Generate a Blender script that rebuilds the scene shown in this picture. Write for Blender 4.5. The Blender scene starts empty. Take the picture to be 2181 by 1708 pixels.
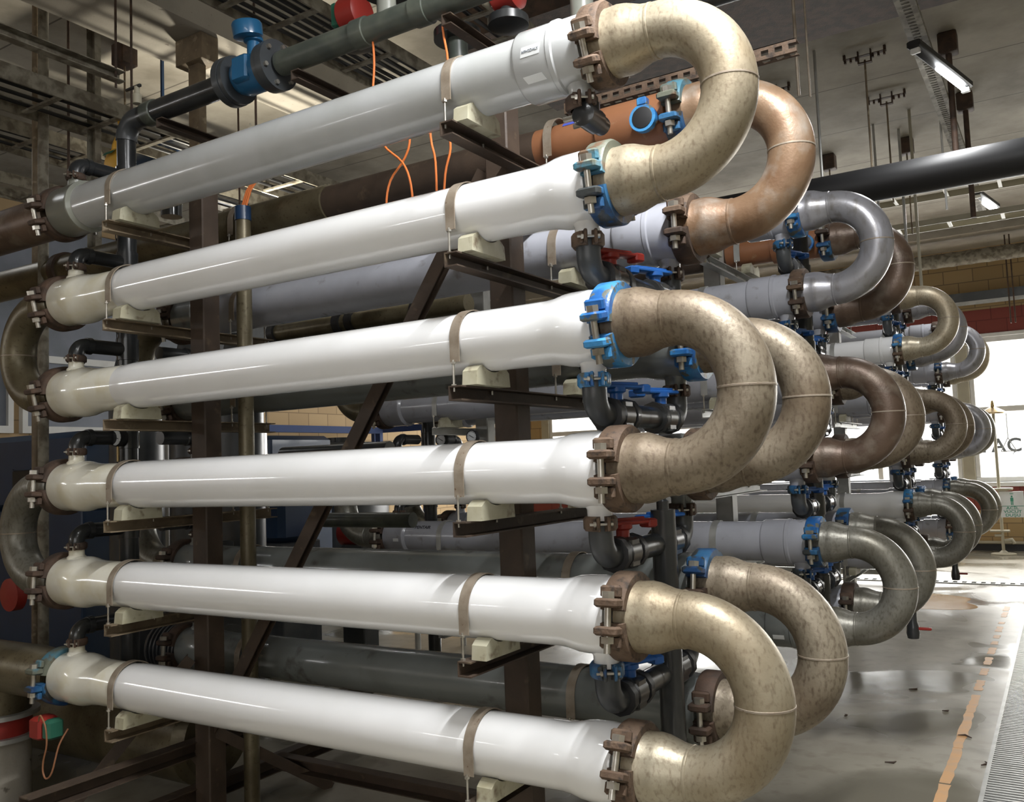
import bpy, math, random
from mathutils import Vector, Matrix
random.seed(7)
R = math.radians
PI = math.pi
S = bpy.context.scene
COL = S.collection

# ---------------------------------------------------------------- camera, world, big lights, exposure
cd = bpy.data.cameras.new('camera'); cam = bpy.data.objects.new('camera', cd); COL.objects.link(cam)
cd.sensor_width = 36.0; cd.lens = 36.0 * 1888.05 / 2181; cd.clip_start = 0.05; cd.clip_end = 200
_r = Vector((0.84784294, 0.52889214, -0.03788743)); _u = Vector((0.06992422, -0.04069171, 0.99672202)); _f = Vector((-0.52561674, 0.84771298, 0.07148255))
cam.matrix_world = Matrix(((_r.x, _u.x, -_f.x, 0), (_r.y, _u.y, -_f.y, 0), (_r.z, _u.z, -_f.z, 1.6), (0, 0, 0, 1)))
S.camera = cam
S.view_settings.view_transform = 'Standard'; S.view_settings.look = 'None'
S.view_settings.exposure = 0.0; S.view_settings.gamma = 1.0; S.view_settings.use_curve_mapping = False

w = bpy.data.worlds.new('daylight'); S.world = w; w.use_nodes = True
w.node_tree.nodes['Background'].inputs[0].default_value = (1.0, 0.99, 0.96, 1)
w.node_tree.nodes['Background'].inputs[1].default_value = 2.2

def area(name, loc, rot, sx, sy, power, col=(1, 1, 1)):
    l = bpy.data.lights.new(name, 'AREA'); l.shape = 'RECTANGLE'; l.size = sx; l.size_y = sy
    l.energy = power; l.color = col
    o = bpy.data.objects.new(name, l); COL.objects.link(o); o.location = loc; o.rotation_euler = rot
    return o
# daylight outside the far windows; added fill outside unseen windows behind the camera
area('daylight_far_windows', (-2.5, 16.6, 3.0), (R(-64), 0, 0), 12, 3.0, 2100, (1.0, 0.99, 0.95))
area('fill_near_windows', (1.2, -5.6, 3.0), (R(90), 0, 0), 6.0, 2.6, 40, (0.98, 0.98, 1.0))

# ---------------------------------------------------------------- materials
MT = {}
def ramp_mat(name, c1, c2, rough=.5, metal=0.0, scale=8, lo=.4, hi=.6, bump=0.0, c3=None, s3=40, lo3=.6, hi3=.7, coat=0.0, r2=None, stretch=(1, 1, 1), emit=0, detail=6, dist=0.3, k3=1.0, st3=(1, 1, 1)):
    m = bpy.data.materials.new(name); m.use_nodes = True; nt = m.node_tree; N = nt.nodes; L = nt.links
    b = N['Principled BSDF']
    b.inputs['Roughness'].default_value = rough; b.inputs['Metallic'].default_value = metal
    b.inputs['Coat Weight'].default_value = coat; b.inputs['Coat Roughness'].default_value = 0.06
    tc = N.new('ShaderNodeTexCoord'); mp = N.new('ShaderNodeMapping'); mp.inputs['Scale'].default_value = stretch
    oi = N.new('ShaderNodeObjectInfo'); ad = N.new('ShaderNodeVectorMath'); ad.operation = 'ADD'
    sc = N.new('ShaderNodeVectorMath'); sc.operation = 'SCALE'; L.new(oi.outputs['Location'], sc.inputs[0]); sc.inputs['Scale'].default_value = 3.7
    L.new(tc.outputs['Object'], ad.inputs[0]); L.new(sc.outputs[0], ad.inputs[1]); L.new(ad.outputs[0], mp.inputs['Vector'])
    n = N.new('ShaderNodeTexNoise'); n.inputs['Scale'].default_value = scale; n.inputs['Detail'].default_value = detail; n.inputs['Distortion'].default_value = dist
    L.new(mp.outputs[0], n.inputs['Vector'])
    mr = N.new('ShaderNodeMapRange'); mr.inputs['From Min'].default_value = lo; mr.inputs['From Max'].default_value = hi; L.new(n.outputs['Fac'], mr.inputs['Value'])
    mx = N.new('ShaderNodeMix'); mx.data_type = 'RGBA'; mx.inputs['A'].default_value = (*c1, 1); mx.inputs['B'].default_value = (*c2, 1)
    L.new(mr.outputs[0], mx.inputs['Factor']); out = mx.outputs['Result']
    if r2 is not None:
        rr = N.new('ShaderNodeMapRange'); rr.inputs['To Min'].default_value = rough; rr.inputs['To Max'].default_value = r2
        L.new(mr.outputs[0], rr.inputs['Value']); L.new(rr.outputs[0], b.inputs['Roughness'])
    if c3 is not None:
        n3 = N.new('ShaderNodeTexNoise'); n3.inputs['Scale'].default_value = s3; n3.inputs['Detail'].default_value = 6
        mp3 = N.new('ShaderNodeMapping'); mp3.inputs['Scale'].default_value = st3; L.new(mp.outputs[0], mp3.inputs['Vector']); L.new(mp3.outputs[0], n3.inputs['Vector'])
        m3 = N.new('ShaderNodeMapRange'); m3.inputs['From Min'].default_value = lo3; m3.inputs['From Max'].default_value = hi3; m3.inputs['To Max'].default_value = k3; L.new(n3.outputs['Fac'], m3.inputs['Value'])
        x3 = N.new('ShaderNodeMix'); x3.data_type = 'RGBA'; L.new(m3.outputs[0], x3.inputs['Factor']); L.new(out, x3.inputs['A']); x3.inputs['B'].default_value = (*c3, 1)
        out = x3.outputs['Result']
    L.new(out, b.inputs['Base Color'])
    if bump:
        bp = N.new('ShaderNodeBump'); bp.inputs['Strength'].default_value = bump; bp.inputs['Distance'].default_value = .004
        nb = N.new('ShaderNodeTexNoise'); nb.inputs['Scale'].default_value = 90; nb.inputs['Detail'].default_value = 5; L.new(mp.outputs[0], nb.inputs['Vector'])
        L.new(nb.outputs['Fac'], bp.inputs['Height']); L.new(bp.outputs[0], b.inputs['Normal'])
    if emit:
        b.inputs['Emission Color'].default_value = (1, 1, 1, 1); b.inputs['Emission Strength'].default_value = emit
    MT[name] = m; return m
def flat(name, c, rough=.5, metal=0.0, coat=0.0, bump=0.0):
    d = tuple(x * .86 for x in c)
    return ramp_mat(name, c, d, rough, metal, 5, .35, .7, bump, coat=coat)

ramp_mat('white_gloss', (.86, .865, .87), (.82, .825, .82), .12, 0, 3, .4, .7, coat=.6)
ramp_mat('cream_gloss', (.80, .78, .68), (.70, .65, .48), .16, 0, 9, .45, .75, coat=.5)
ramp_mat('pale_grey_plastic', (.46, .47, .47), (.40, .41, .40), .2, 0, 4, .4, .7, coat=.4)
ramp_mat('lilac_grey_plastic', (.42, .43, .48), (.36, .37, .41), .25, 0, 5, .4, .7, c3=(.27, .27, .27), s3=14, lo3=.62, hi3=.74, coat=.2)
ramp_mat('mid_grey_plastic', (.20, .215, .21), (.165, .175, .165), .24, 0, 4, .4, .7, c3=(.12, .12, .11), s3=9, lo3=.6, hi3=.7, coat=.3)
ramp_mat('dusty_grey_plastic', (.28, .29, .25), (.20, .205, .18), .3, 0, 4, .4, .7, coat=.2)
ramp_mat('black_plastic', (.022, .024, .026), (.05, .05, .048), .28, 0, 7, .45, .8, coat=.3)
ramp_mat('charcoal_plastic', (.05, .055, .06), (.09, .095, .1), .35, 0, 5, .45, .8)
ramp_mat('olive_pvc', (.06, .07, .06), (.13, .14, .11), .35, 0, 6, .4, .7)
ramp_mat('steel_beige', (.43, .385, .29), (.27, .215, .135), .36, .45, 2.2, .30, .70, .15, c3=(.15, .105, .065), s3=95, lo3=.50, hi3=.74, r2=.5, k3=.6, st3=(1, 1, .5), dist=1.0)
ramp_mat('steel_brown', (.32, .275, .205), (.165, .125, .082), .40, .35, 2.0, .30, .66, .2, c3=(.085, .055, .035), s3=85, lo3=.48, hi3=.72, r2=.55, k3=.7, st3=(1, 1, .5), dist=1.0)
ramp_mat('steel_rust', (.30, .20, .125), (.17, .095, .05), .34, .3, 3.5, .36, .64, .2, c3=(.36, .32, .27), s3=9, lo3=.52, hi3=.74, r2=.5, k3=.8, dist=.8)
ramp_mat('steel_darkrust', (.15, .10, .07), (.085, .055, .038), .42, .3, 4, .36, .62, .25, c3=(.24, .20, .155), s3=12, lo3=.50, hi3=.74, k3=.7, dist=.8)
ramp_mat('steel_lilac', (.33, .33, .36), (.24, .235, .23), .32, .4, 3.5, .4, .7, .1, c3=(.15, .135, .11), s3=26, lo3=.52, hi3=.78, k3=.8, st3=(1, 1, .4))
ramp_mat('steel_grey', (.25, .245, .215), (.14, .13, .10), .38, .4, 2.4, .30, .68, .15, c3=(.075, .065, .045), s3=80, lo3=.48, hi3=.74, k3=.65, st3=(1, 1, .5), dist=1.0)
ramp_mat('steel_olive', (.17, .145, .09), (.09, .072, .04), .38, .4, 5, .4, .66, .15, c3=(.06, .045, .025), s3=60, lo3=.58, hi3=.76)
ramp_mat('brown_pipe', (.30, .13, .06), (.23, .095, .045), .45, 0, 5, .4, .7, .05, c3=(.36, .22, .12), s3=12, lo3=.64, hi3=.72)
ramp_mat('cast_rust', (.105, .066, .042), (.15, .10, .066), .75, .1, 14, .4, .66, .6, c3=(.045, .032, .024), s3=40, lo3=.52, hi3=.68)
ramp_mat('cast_darkrust', (.055, .036, .026), (.10, .06, .04), .7, .1, 14, .4, .66, .5)
ramp_mat('blue_paint', (.018, .11, .34), (.05, .24, .50), .35, 0, 9, .42, .58, .35, c3=(.12, .13, .11), s3=22, lo3=.56, hi3=.60)
ramp_mat('blue_dark_paint', (.015, .06, .17), (.03, .12, .25), .4, 0, 10, .42, .56, .3, c3=(.04, .045, .045), s3=13, lo3=.52, hi3=.57)
ramp_mat('worn_greenblue_paint', (.13, .14, .105), (.07, .20, .27), .5, 0, 9, .48, .58, .4, c3=(.12, .075, .045), s3=14, lo3=.56, hi3=.62)
ramp_mat('zinc', (.55, .53, .48), (.38, .35, .3), .32, .85, 20, .4, .7)
ramp_mat('galvanised', (.44, .44, .42), (.34, .34, .32), .42, .5, 10, .4, .7)
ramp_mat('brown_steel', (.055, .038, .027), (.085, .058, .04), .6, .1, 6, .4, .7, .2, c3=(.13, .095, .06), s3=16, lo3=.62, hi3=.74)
ramp_mat('tan_steel', (.22, .17, .11), (.13, .095, .06), .6, .1, 8, .4, .66, .2, c3=(.30, .25, .17), s3=16, lo3=.6, hi3=.68)
ramp_mat('strap_steel', (.33, .28, .22), (.24, .19, .14), .5, .3, 18, .4, .7, .15, c3=(.16, .1, .06), s3=60, lo3=.66, hi3=.72)
ramp_mat('saddle_plastic', (.46, .44, .33), (.36, .33, .22), .5, 0, 12, .4, .7, c3=(.18, .14, .09), s3=18, lo3=.56, hi3=.7)
ramp_mat('dusty_channel', (.26, .24, .19), (.13, .11, .08), .7, .1, 14, .42, .6, .2)
flat('red_plastic', (.30, .025, .018), .45)
flat('green_plastic', (.03, .14, .09), .4)
flat('blue_plastic', (.02, .12, .42), .35)
flat('meter_blue', (.018, .12, .26), .3, coat=.3)
flat('orange_cable', (.78, .21, .05), .45)
flat('black_rubber', (.015, .015, .016), .5)
flat('navy_paint', (.012, .040, .10), .35, coat=.2)
flat('yellow_paint', (.75, .42, .05), .4)
flat('white_paint', (.72, .72, .70), .45)
flat('cream_metal', (.40, .37, .28), .5)
flat('orange_plastic', (.55, .08, .02), .4)
flat('dial_white', (.75, .77, .78), .3)
flat('ink_black', (.03, .03, .04), .5)
flat('ink_grey', (.22, .24, .26), .5)
flat('paper_white', (.72, .74, .74), .5)
flat('sign_green', (.05, .28, .18), .5)
flat('wood_tan', (.45, .33, .18), .6)
flat('tape_blue', (.08, .12, .55), .5)
flat('brass', (.36, .26, .12), .35, .8)
flat('beam_blue', (.02, .05, .17), .75)
ramp_mat('pale_blue_panel', (.20, .22, .27), (.15, .17, .20), .4, 0, 3, .4, .7)
ramp_mat('concrete_grey', (.36, .33, .28), (.27, .25, .21), .85, 0, 3, .4, .7, .3, c3=(.14, .12, .1), s3=20, lo3=.66, hi3=.74)
ramp_mat('puddle_brown', (.42, .25, .10), (.5, .33, .16), .12, 0, 3, .4, .6)
def emat(name, c, s):
    m = bpy.data.materials.new(name); m.use_nodes = True; nt = m.node_tree; b = nt.nodes['Principled BSDF']
    b.inputs['Base Color'].default_value = (*c, 1); b.inputs['Emission Color'].default_value = (*c, 1); b.inputs['Emission Strength'].default_value = s
    MT[name] = m
emat('lit_tube', (.95, .98, 1), 30)
def glass_mat():
    m = bpy.data.materials.new('window_glass'); m.use_nodes = True; nt = m.node_tree; N = nt.nodes; L = nt.links
    out = N['Material Output']; N.remove(N['Principled BSDF'])
    t = N.new('ShaderNodeBsdfTransparent'); g = N.new('ShaderNodeBsdfGlossy'); g.inputs['Roughness'].default_value = .03
    mx = N.new('ShaderNodeMixShader'); mx.inputs[0].default_value = .08
    L.new(t.outputs[0], mx.inputs[1]); L.new(g.outputs[0], mx.inputs[2]); L.new(mx.outputs[0], out.inputs[0]); MT['window_glass'] = m
glass_mat()

def floor_mat():
    m = bpy.data.materials.new('floor_concrete'); m.use_nodes = True; nt = m.node_tree; N = nt.nodes; L = nt.links
    b = N['Principled BSDF']; tc = N.new('ShaderNodeTexCoord')
    def noise(s, d=5, di=.0):
        n = N.new('ShaderNodeTexNoise'); n.inputs['Scale'].default_value = s; n.inputs['Detail'].default_value = d; n.inputs['Distortion'].default_value = di
        L.new(tc.outputs['Object'], n.inputs['Vector']); return n
    def rng(n, a, c, ta=0, tb=1):
        r = N.new('ShaderNodeMapRange'); r.inputs['From Min'].default_value = a; r.inputs['From Max'].default_value = c
        r.inputs['To Min'].default_value = ta; r.inputs['To Max'].default_value = tb; L.new(n, r.inputs['Value']); return r.outputs[0]
    def mix(f, A, B):
        x = N.new('ShaderNodeMix'); x.data_type = 'RGBA'; L.new(f, x.inputs['Factor'])
        for k, v in (('A', A), ('B', B)):
            if isinstance(v, tuple): x.inputs[k].default_value = (*v, 1)
            else: L.new(v, x.inputs[k])
        return x.outputs['Result']
    big = noise(.9, 3, .6); wet = rng(big.outputs['Fac'], .47, .60)
    base = mix(rng(noise(2.2, 6).outputs['Fac'], .35, .7), (.38, .355, .29), (.29, .265, .21))
    dirty = mix(rng(noise(9, 8).outputs['Fac'], .5, .75), base, (.24, .21, .16))
    c = mix(wet, dirty, (.19, .175, .135))
    L.new(c, b.inputs['Base Color']); L.new(rng(big.outputs['Fac'], .47, .62, .42, .14), b.inputs['Roughness'])
    bp = N.new('ShaderNodeBump'); bp.inputs['Strength'].default_value = .12; bp.inputs['Distance'].default_value = .01; L.new(noise(5, 6).outputs['Fac'], bp.inputs['Height']); L.new(bp.outputs[0], b.inputs['Normal'])
    MT['floor_concrete'] = m
floor_mat()
def ceil_mat():
    m = bpy.data.materials.new('ceiling_concrete'); m.use_nodes = True; nt = m.node_tree; N = nt.nodes; L = nt.links
    b = N['Principled BSDF']; b.inputs['Roughness'].default_value = .85; tc = N.new('ShaderNodeTexCoord')
    n = N.new('ShaderNodeTexNoise'); n.inputs['Scale'].default_value = .8; n.inputs['Detail'].default_value = 8; n.inputs['Roughness'].default_value = .62; L.new(tc.outputs['Object'], n.inputs['Vector'])
    r = N.new('ShaderNodeValToRGB'); r.color_ramp.elements[0].position = .36; r.color_ramp.elements[0].color = (.19, .17, .135, 1); r.color_ramp.elements[1].position = .66; r.color_ramp.elements[1].color = (.42, .39, .33, 1)
    L.new(n.outputs['Fac'], r.inputs[0])
    sx = N.new('ShaderNodeSeparateXYZ'); L.new(tc.outputs['Object'], sx.inputs[0])
    dv = N.new('ShaderNodeMath'); dv.operation = 'DIVIDE'; dv.inputs[1].default_value = 1.2; L.new(sx.outputs['Y'], dv.inputs[0])
    fr = N.new('ShaderNodeMath'); fr.operation = 'FRACT'; L.new(dv.outputs[0], fr.inputs[0])
    lt = N.new('ShaderNodeMath'); lt.operation = 'LESS_THAN'; lt.inputs[1].default_value = .012; L.new(fr.outputs[0], lt.inputs[0])
    ml = N.new('ShaderNodeMath'); ml.operation = 'MULTIPLY'; ml.inputs[1].default_value = .75; L.new(lt.outputs[0], ml.inputs[0])
    mx = N.new('ShaderNodeMix'); mx.data_type = 'RGBA'; L.new(ml.outputs[0], mx.inputs['Factor']); L.new(r.outputs[0], mx.inputs['A']); mx.inputs['B'].default_value = (.06, .05, .04, 1)
    L.new(mx.outputs['Result'], b.inputs['Base Color'])
    MT['ceiling_concrete'] = m
ceil_mat()
def brick_mat(name, axis, c1, c2, mortar):
    m = bpy.data.materials.new(name); m.use_nodes = True; nt = m.node_tree; N = nt.nodes; L = nt.links
    b = N['Principled BSDF']; b.inputs['Roughness'].default_value = .85; tc = N.new('ShaderNodeTexCoord')
    sx = N.new('ShaderNodeSeparateXYZ'); L.new(tc.outputs['Object'], sx.inputs[0]); cb = N.new('ShaderNodeCombineXYZ')
    L.new(sx.outputs[axis], cb.inputs['X']); L.new(sx.outputs['Z'], cb.inputs['Y'])
    bk = N.new('ShaderNodeTexBrick'); L.new(cb.outputs[0], bk.inputs['Vector'])
    bk.inputs['Color1'].default_value = (*c1, 1); bk.inputs['Color2'].default_value = (*c2, 1); bk.inputs['Mortar'].default_value = (*mortar, 1)
    bk.inputs['Scale'].default_value = 1.0; bk.inputs['Brick Width'].default_value = .42; bk.inputs['Row Height'].default_value = .21
    bk.inputs['Mortar Size'].default_value = .008; bk.inputs['Mortar Smooth'].default_value = .3
    L.new(bk.outputs['Color'], b.inputs['Base Color']); MT[name] = m
brick_mat('tan_blockwork', 'X', (.42, .30, .15), (.36, .25, .12), (.20, .14, .08))
brick_mat('red_blockwork', 'X', (.22, .05, .04), (.19, .045, .035), (.13, .03, .025))
brick_mat('side_blockwork', 'Y', (.50, .36, .20), (.44, .31, .17), (.26, .18, .1))

# ---------------------------------------------------------------- mesh helpers
class MB:
    def __init__(s): s.v = []; s.f = []
    def add(s, vs, fs):
        o = len(s.v); s.v += [tuple(x) for x in vs]; s.f += [tuple(i + o for i in q) for q in fs]; return s
    def box(s, x0, x1, y0, y1, z0, z1, M=None):
        v = [Vector(p) for p in ((x0, y0, z0), (x1, y0, z0), (x1, y1, z0), (x0, y1, z0), (x0, y0, z1), (x1, y0, z1), (x1, y1, z1), (x0, y1, z1))]
        if M: v = [M @ p for p in v]
        return s.add(v, [(3, 2, 1, 0), (4, 5, 6, 7), (0, 1, 5, 4), (1, 2, 6, 5), (2, 3, 7, 6), (3, 0, 4, 7)])
    def bbox(s, x0, x1, y0, y1, z0, z1, b=.004, M=None):      # box with chamfered vertical and horizontal edges
        v = []
        for z, i in ((z0, b), (z0 + b, 0), (z1 - b, 0), (z1, b)):
            a0, a1, b0, b1 = x0 + i, x1 - i, y0 + i, y1 - i
            v += [Vector(p) for p in ((a0 + b, b0, z), (a1 - b, b0, z), (a1, b0 + b, z), (a1, b1 - b, z), (a1 - b, b1, z), (a0 + b, b1, z), (a0, b1 - b, z), (a0, b0 + b, z))]
        if M: v = [M @ p for p in v]
        f = [tuple(range(7, -1, -1)), tuple(range(24, 32))]
        for k in range(3):
            for i in range(8): j = (i + 1) % 8; f.append((k * 8 + i, k * 8 + j, k * 8 + 8 + j, k * 8 + 8 + i))
        return s.add(v, f)
    def rings(s, rg, caps=True, closed=False):
        n = len(rg[0]); v = [p for r in rg for p in r]; f = []
        m = len(rg)
        for k in range(m if closed else m - 1):
            a = k * n; c = ((k + 1) % m) * n
            for i in range(n): j = (i + 1) % n; f.append((a + i, a + j, c + j, c + i))
        if caps and not closed: f.append(tuple(range(n - 1, -1, -1))); f.append(tuple((m - 1) * n + i for i in range(n)))
        return s.add(v, f)
    def lathe(s, prof, axis='X', n=40, M=None, caps=True):
        rg = []
        for t, r in prof:
            ring = []
            for i in range(n):
                a = 2 * PI * i / n; c, d = r * math.cos(a), r * math.sin(a)
                p = Vector((t, c, d)) if axis == 'X' else Vector((d, t, c)) if axis == 'Y' else Vector((c, d, t))
                ring.append(M @ p if M else p)
            rg.append(ring)
        return s.rings(rg, caps)
    def tube(s, path, rad, n=20, caps=True):
        P = [Vector(p) for p in path]; rs = rad if isinstance(rad, (list, tuple)) else [rad] * len(P)
        T = []
        for i in range(len(P)):
            a = P[max(i - 1, 0)]; c = P[min(i + 1, len(P) - 1)]; T.append((c - a).normalized())
        u = T[0].orthogonal().normalized(); rg = []
        for i in range(len(P)):
            u = (u - T[i] * u.dot(T[i])).normalized(); v = T[i].cross(u)
            rg.append([P[i] + (u * math.cos(2 * PI * k / n) + v * math.sin(2 * PI * k / n)) * rs[i] for k in range(n)])
        return s.rings(rg, caps)
    def bar(s, a, b, w, h, up=(0, 0, 1)):
        a = Vector(a); b = Vector(b); d = (b - a); L = d.length; d.normalize(); sd = d.cross(Vector(up)).normalized(); u2 = sd.cross(d)
        M = Matrix((( d.x, sd.x, u2.x, a.x), (d.y, sd.y, u2.y, a.y), (d.z, sd.z, u2.z, a.z), (0, 0, 0, 1)))
        return s.box(0, L, -w / 2, w / 2, -h / 2, h / 2, M)
    def channel(s, a, b, w, h, t=.005, up=(0, 0, 1)):          # C-channel: top, side, bottom
        a = Vector(a); b = Vector(b); d = (b - a); L = d.length; d.normalize(); sd = d.cross(Vector(up)).normalized(); u2 = sd.cross(d)
        M = Matrix(((d.x, sd.x, u2.x, a.x), (d.y, sd.y, u2.y, a.y), (d.z, sd.z, u2.z, a.z), (0, 0, 0, 1)))
        s.box(0, L, -w / 2, w / 2, h / 2 - t, h / 2, M); s.box(0, L, -w / 2, w / 2, -h / 2, -h / 2 + t, M); s.box(0, L, -w / 2, -w / 2 + t, -h / 2 + t, h / 2 - t, M); return s
    def prism(s, poly, a0, a1, axis='X', M=None):
        n = len(poly); v = []
        for a in (a0, a1):
            for p, q in poly:
                c = Vector((a, p, q)) if axis == 'X' else Vector((p, a, q)) if axis == 'Y' else Vector((p, q, a))
                v.append(M @ c if M else c)
        f = [tuple(range(n - 1, -1, -1)), tuple(range(n, 2 * n))] + [(i, (i + 1) % n, n + (i + 1) % n, n + i) for i in range(n)]
        return s.add(v, f)
    def build(s, name, mat, parent=None, loc=None, smooth=True, ang=38):
        me = bpy.data.meshes.new(name); me.from_pydata(s.v, [], s.f); me.validate(); me.update()
        import bmesh
        bm = bmesh.new(); bm.from_mesh(me); bmesh.ops.recalc_face_normals(bm, faces=bm.faces); bm.to_mesh(me); bm.free()
        if smooth: me.shade_smooth(); me.set_sharp_from_angle(angle=R(ang))
        me.materials.append(MT[mat]); o = bpy.data.objects.new(name, me); COL.objects.link(o)
        if parent: o.parent = parent
        if loc: o.location = loc
        return o
def tag(o, label=None, cat=None, group=None, kind=None):
    if label: o['label'] = label
    if cat: o['category'] = cat
    if group: o['group'] = group
    if kind: o['kind'] = kind
    return o
def thing(name, label, cat, loc=(0, 0, 0), rz=0, group=None, rx=0):
    o = bpy.data.objects.new(name, None); COL.objects.link(o); o.empty_display_size = .1
    o.location = loc; o.rotation_euler = (rx, 0, rz); return tag(o, label, cat, group)
KIDS = {}
def dup(root, loc, rz=0, label=None, group=None, rx=0):
    def cp(o, par):
        c = o.copy(); COL.objects.link(c)
        if par: c.parent = par
        for ch in o.children: cp(ch, c)
        return c
    r = cp(root, None); r.location = loc; r.rotation_euler = (rx, 0, rz)
    if label: r['label'] = label
    if group: r['group'] = group
    return r
PROTO = {}
def place(key, maker, loc, rz, label, group, rx=0):           # the first use places the source itself, later ones copy it
    if key not in PROTO:
        o = maker(); PROTO[key] = o; o.location = loc; o.rotation_euler = (rx, 0, rz); o['label'] = label
        if group: o['group'] = group
        return o
    return dup(PROTO[key], loc, rz, label, group, rx)
def struct(name, mb, mat, parent=None):
    o = mb.build(name, mat, parent)
    if not parent: o['kind'] = 'structure'
    return o
def arc(c, r, a0, a1, n, plane='XZ', off=0):
    out = []
    for i in range(n + 1):
        a = a0 + (a1 - a0) * i / n; p, q = c[0] + r * math.cos(a), c[1] + r * math.sin(a)
        out.append((p, off, q) if plane == 'XZ' else (off, p, q) if plane == 'YZ' else (p, q, off))
    return out
def smooth_path(P, k=4):
    P = [Vector(p) for p in P]; out = []
    for i in range(len(P) - 1):
        p0 = P[max(i - 1, 0)]; p1 = P[i]; p2 = P[i + 1]; p3 = P[min(i + 2, len(P) - 1)]
        for j in range(k):
            t = j / k; out.append(.5 * ((2 * p1) + (p2 - p0) * t + (2 * p0 - 5 * p1 + 4 * p2 - p3) * t * t + (3 * p1 - p0 - 3 * p2 + p3) * t ** 3))
    out.append(P[-1]); return out
def text_mesh(txt, size, extr=.0006):
    cu = bpy.data.curves.new('t', 'FONT'); cu.body = txt; cu.size = size; cu.extrude = extr; cu.align_x = 'CENTER'; cu.align_y = 'CENTER'; cu.offset = size * .02
    o = bpy.data.objects.new('t', cu); COL.objects.link(o); bpy.context.view_layer.update()
    me = bpy.data.meshes.new_from_object(o.evaluated_get(bpy.context.evaluated_depsgraph_get())); bpy.data.objects.remove(o); return me
def text_obj(name, txt, size, fn, mat, parent=None, extr=.0006):
    me = text_mesh(txt, size, extr)
    for v in me.vertices: v.co = Vector(fn(v.co))
    me.materials.clear(); me.materials.append(MT[mat]); o = bpy.data.objects.new(name, me); COL.objects.link(o)
    if parent: o.parent = parent
    return o

# ---------------------------------------------------------------- the room
ZC = 4.95; XL, XR, YB, YF = -10.0, 4.5, -5.0, 15.6
struct('floor', MB().box(XL - .3, XR + .3, YB - .3, YF + .6, -.2, 0), 'floor_concrete')
struct('ceiling', MB().box(XL - .3, XR + .3, YB - .3, YF + .3, ZC, ZC + .2), 'ceiling_concrete')
# far wall: lower tan blocks, red band, windows, red lintel band, tan blocks
struct('wall_back', MB().box(XL, XR, YF, YF + .3, 0, .62), 'tan_blockwork')
struct('trim_1', MB().box(XL, XR, YF - .01, YF + .3, .62, .98), 'red_blockwork')
struct('trim_2', MB().box(XL, XR, YF - .01, YF + .3, 3.36, 3.74), 'red_blockwork')
struct('trim_3', MB().box(XL, XR, YF, YF + .3, 3.74, ZC), 'tan_blockwork')
struct('trim_4', MB().bbox(-9.9, 4.4, YF - .09, YF + .12, .98, 1.05), 'white_paint')
struct('trim_5', MB().bbox(-9.9, 4.4, YF - .03, YF + .06, 3.30, 3.36), 'white_paint')
wx = [-8.9, -6.55, -3.9, -1.3, 1.3, 3.6]
nwin = 0
struct('trim_6', MB().box(XL, -8.95, YF, YF + .3, .98, 3.36).box(3.65, XR, YF, YF + .3, .98, 3.36), 'tan_blockwork')
for i in range(5):
    nwin += 1
    x0, x1 = wx[i] + .09, wx[i + 1] - .09
    fr = MB()
    for (a, b_, c, d) in ((x0, x1, 1.05, 1.13), (x0, x1, 3.22, 3.30), (x0, x0 + .07, 1.13, 3.22), (x1 - .07, x1, 1.13, 3.22), (x0 + .07, x1 - .07, 2.13, 2.22), ((x0 + x1) / 2 - .04, (x0 + x1) / 2 + .04, 1.13, 2.13)):
        fr.bbox(a, b_, YF - .0, YF + .08, c, d, .006)
    f = struct('window_%d' % nwin, fr, 'white_paint')
    MB().box(x0 + .05, x1 - .05, YF + .035, YF + .045, 1.1, 3.26).build('pane', 'window_glass', f)
pm = MB()
for x in wx: pm.bbox(x - .09, x + .09, YF - .02, YF + .15, 1.05, 3.30, .01)
struct('trim_7', pm, 'cream_metal')
struct('wall_left', MB().box(XL - .3, XL, YB, YF, 0, ZC), 'side_blockwork')
struct('wall_right', MB().box(XR, XR + .3, YB, YF, 0, ZC), 'cream_metal')
# unseen wall behind the camera, its window opening added for the fill light
struct('unseen_wall_front', MB().box(XL, -1.9, YB - .3, YB, 0, ZC).box(4.3, XR, YB - .3, YB, 0, ZC).box(-1.9, 4.3, YB - .3, YB, 0, 1.6).box(-1.9, 4.3, YB - .3, YB, 4.4, ZC), 'side_blockwork')
nwin += 1
fr = MB()
for x in (-1.9, .13, 2.2, 4.22): fr.bbox(x, x + .08, YB - .1, YB - .02, 1.6, 4.4)
fr.bbox(-1.9, 4.3, YB - .1, YB - .02, 1.6, 1.68).bbox(-1.9, 4.3, YB - .1, YB - .02, 4.32, 4.4)
f = struct('window_%d' % nwin, fr, 'white_paint'); MB().box(-1.85, 4.25, YB - .065, YB - .055, 1.65, 4.35).build('pane', 'window_glass', f)
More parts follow.
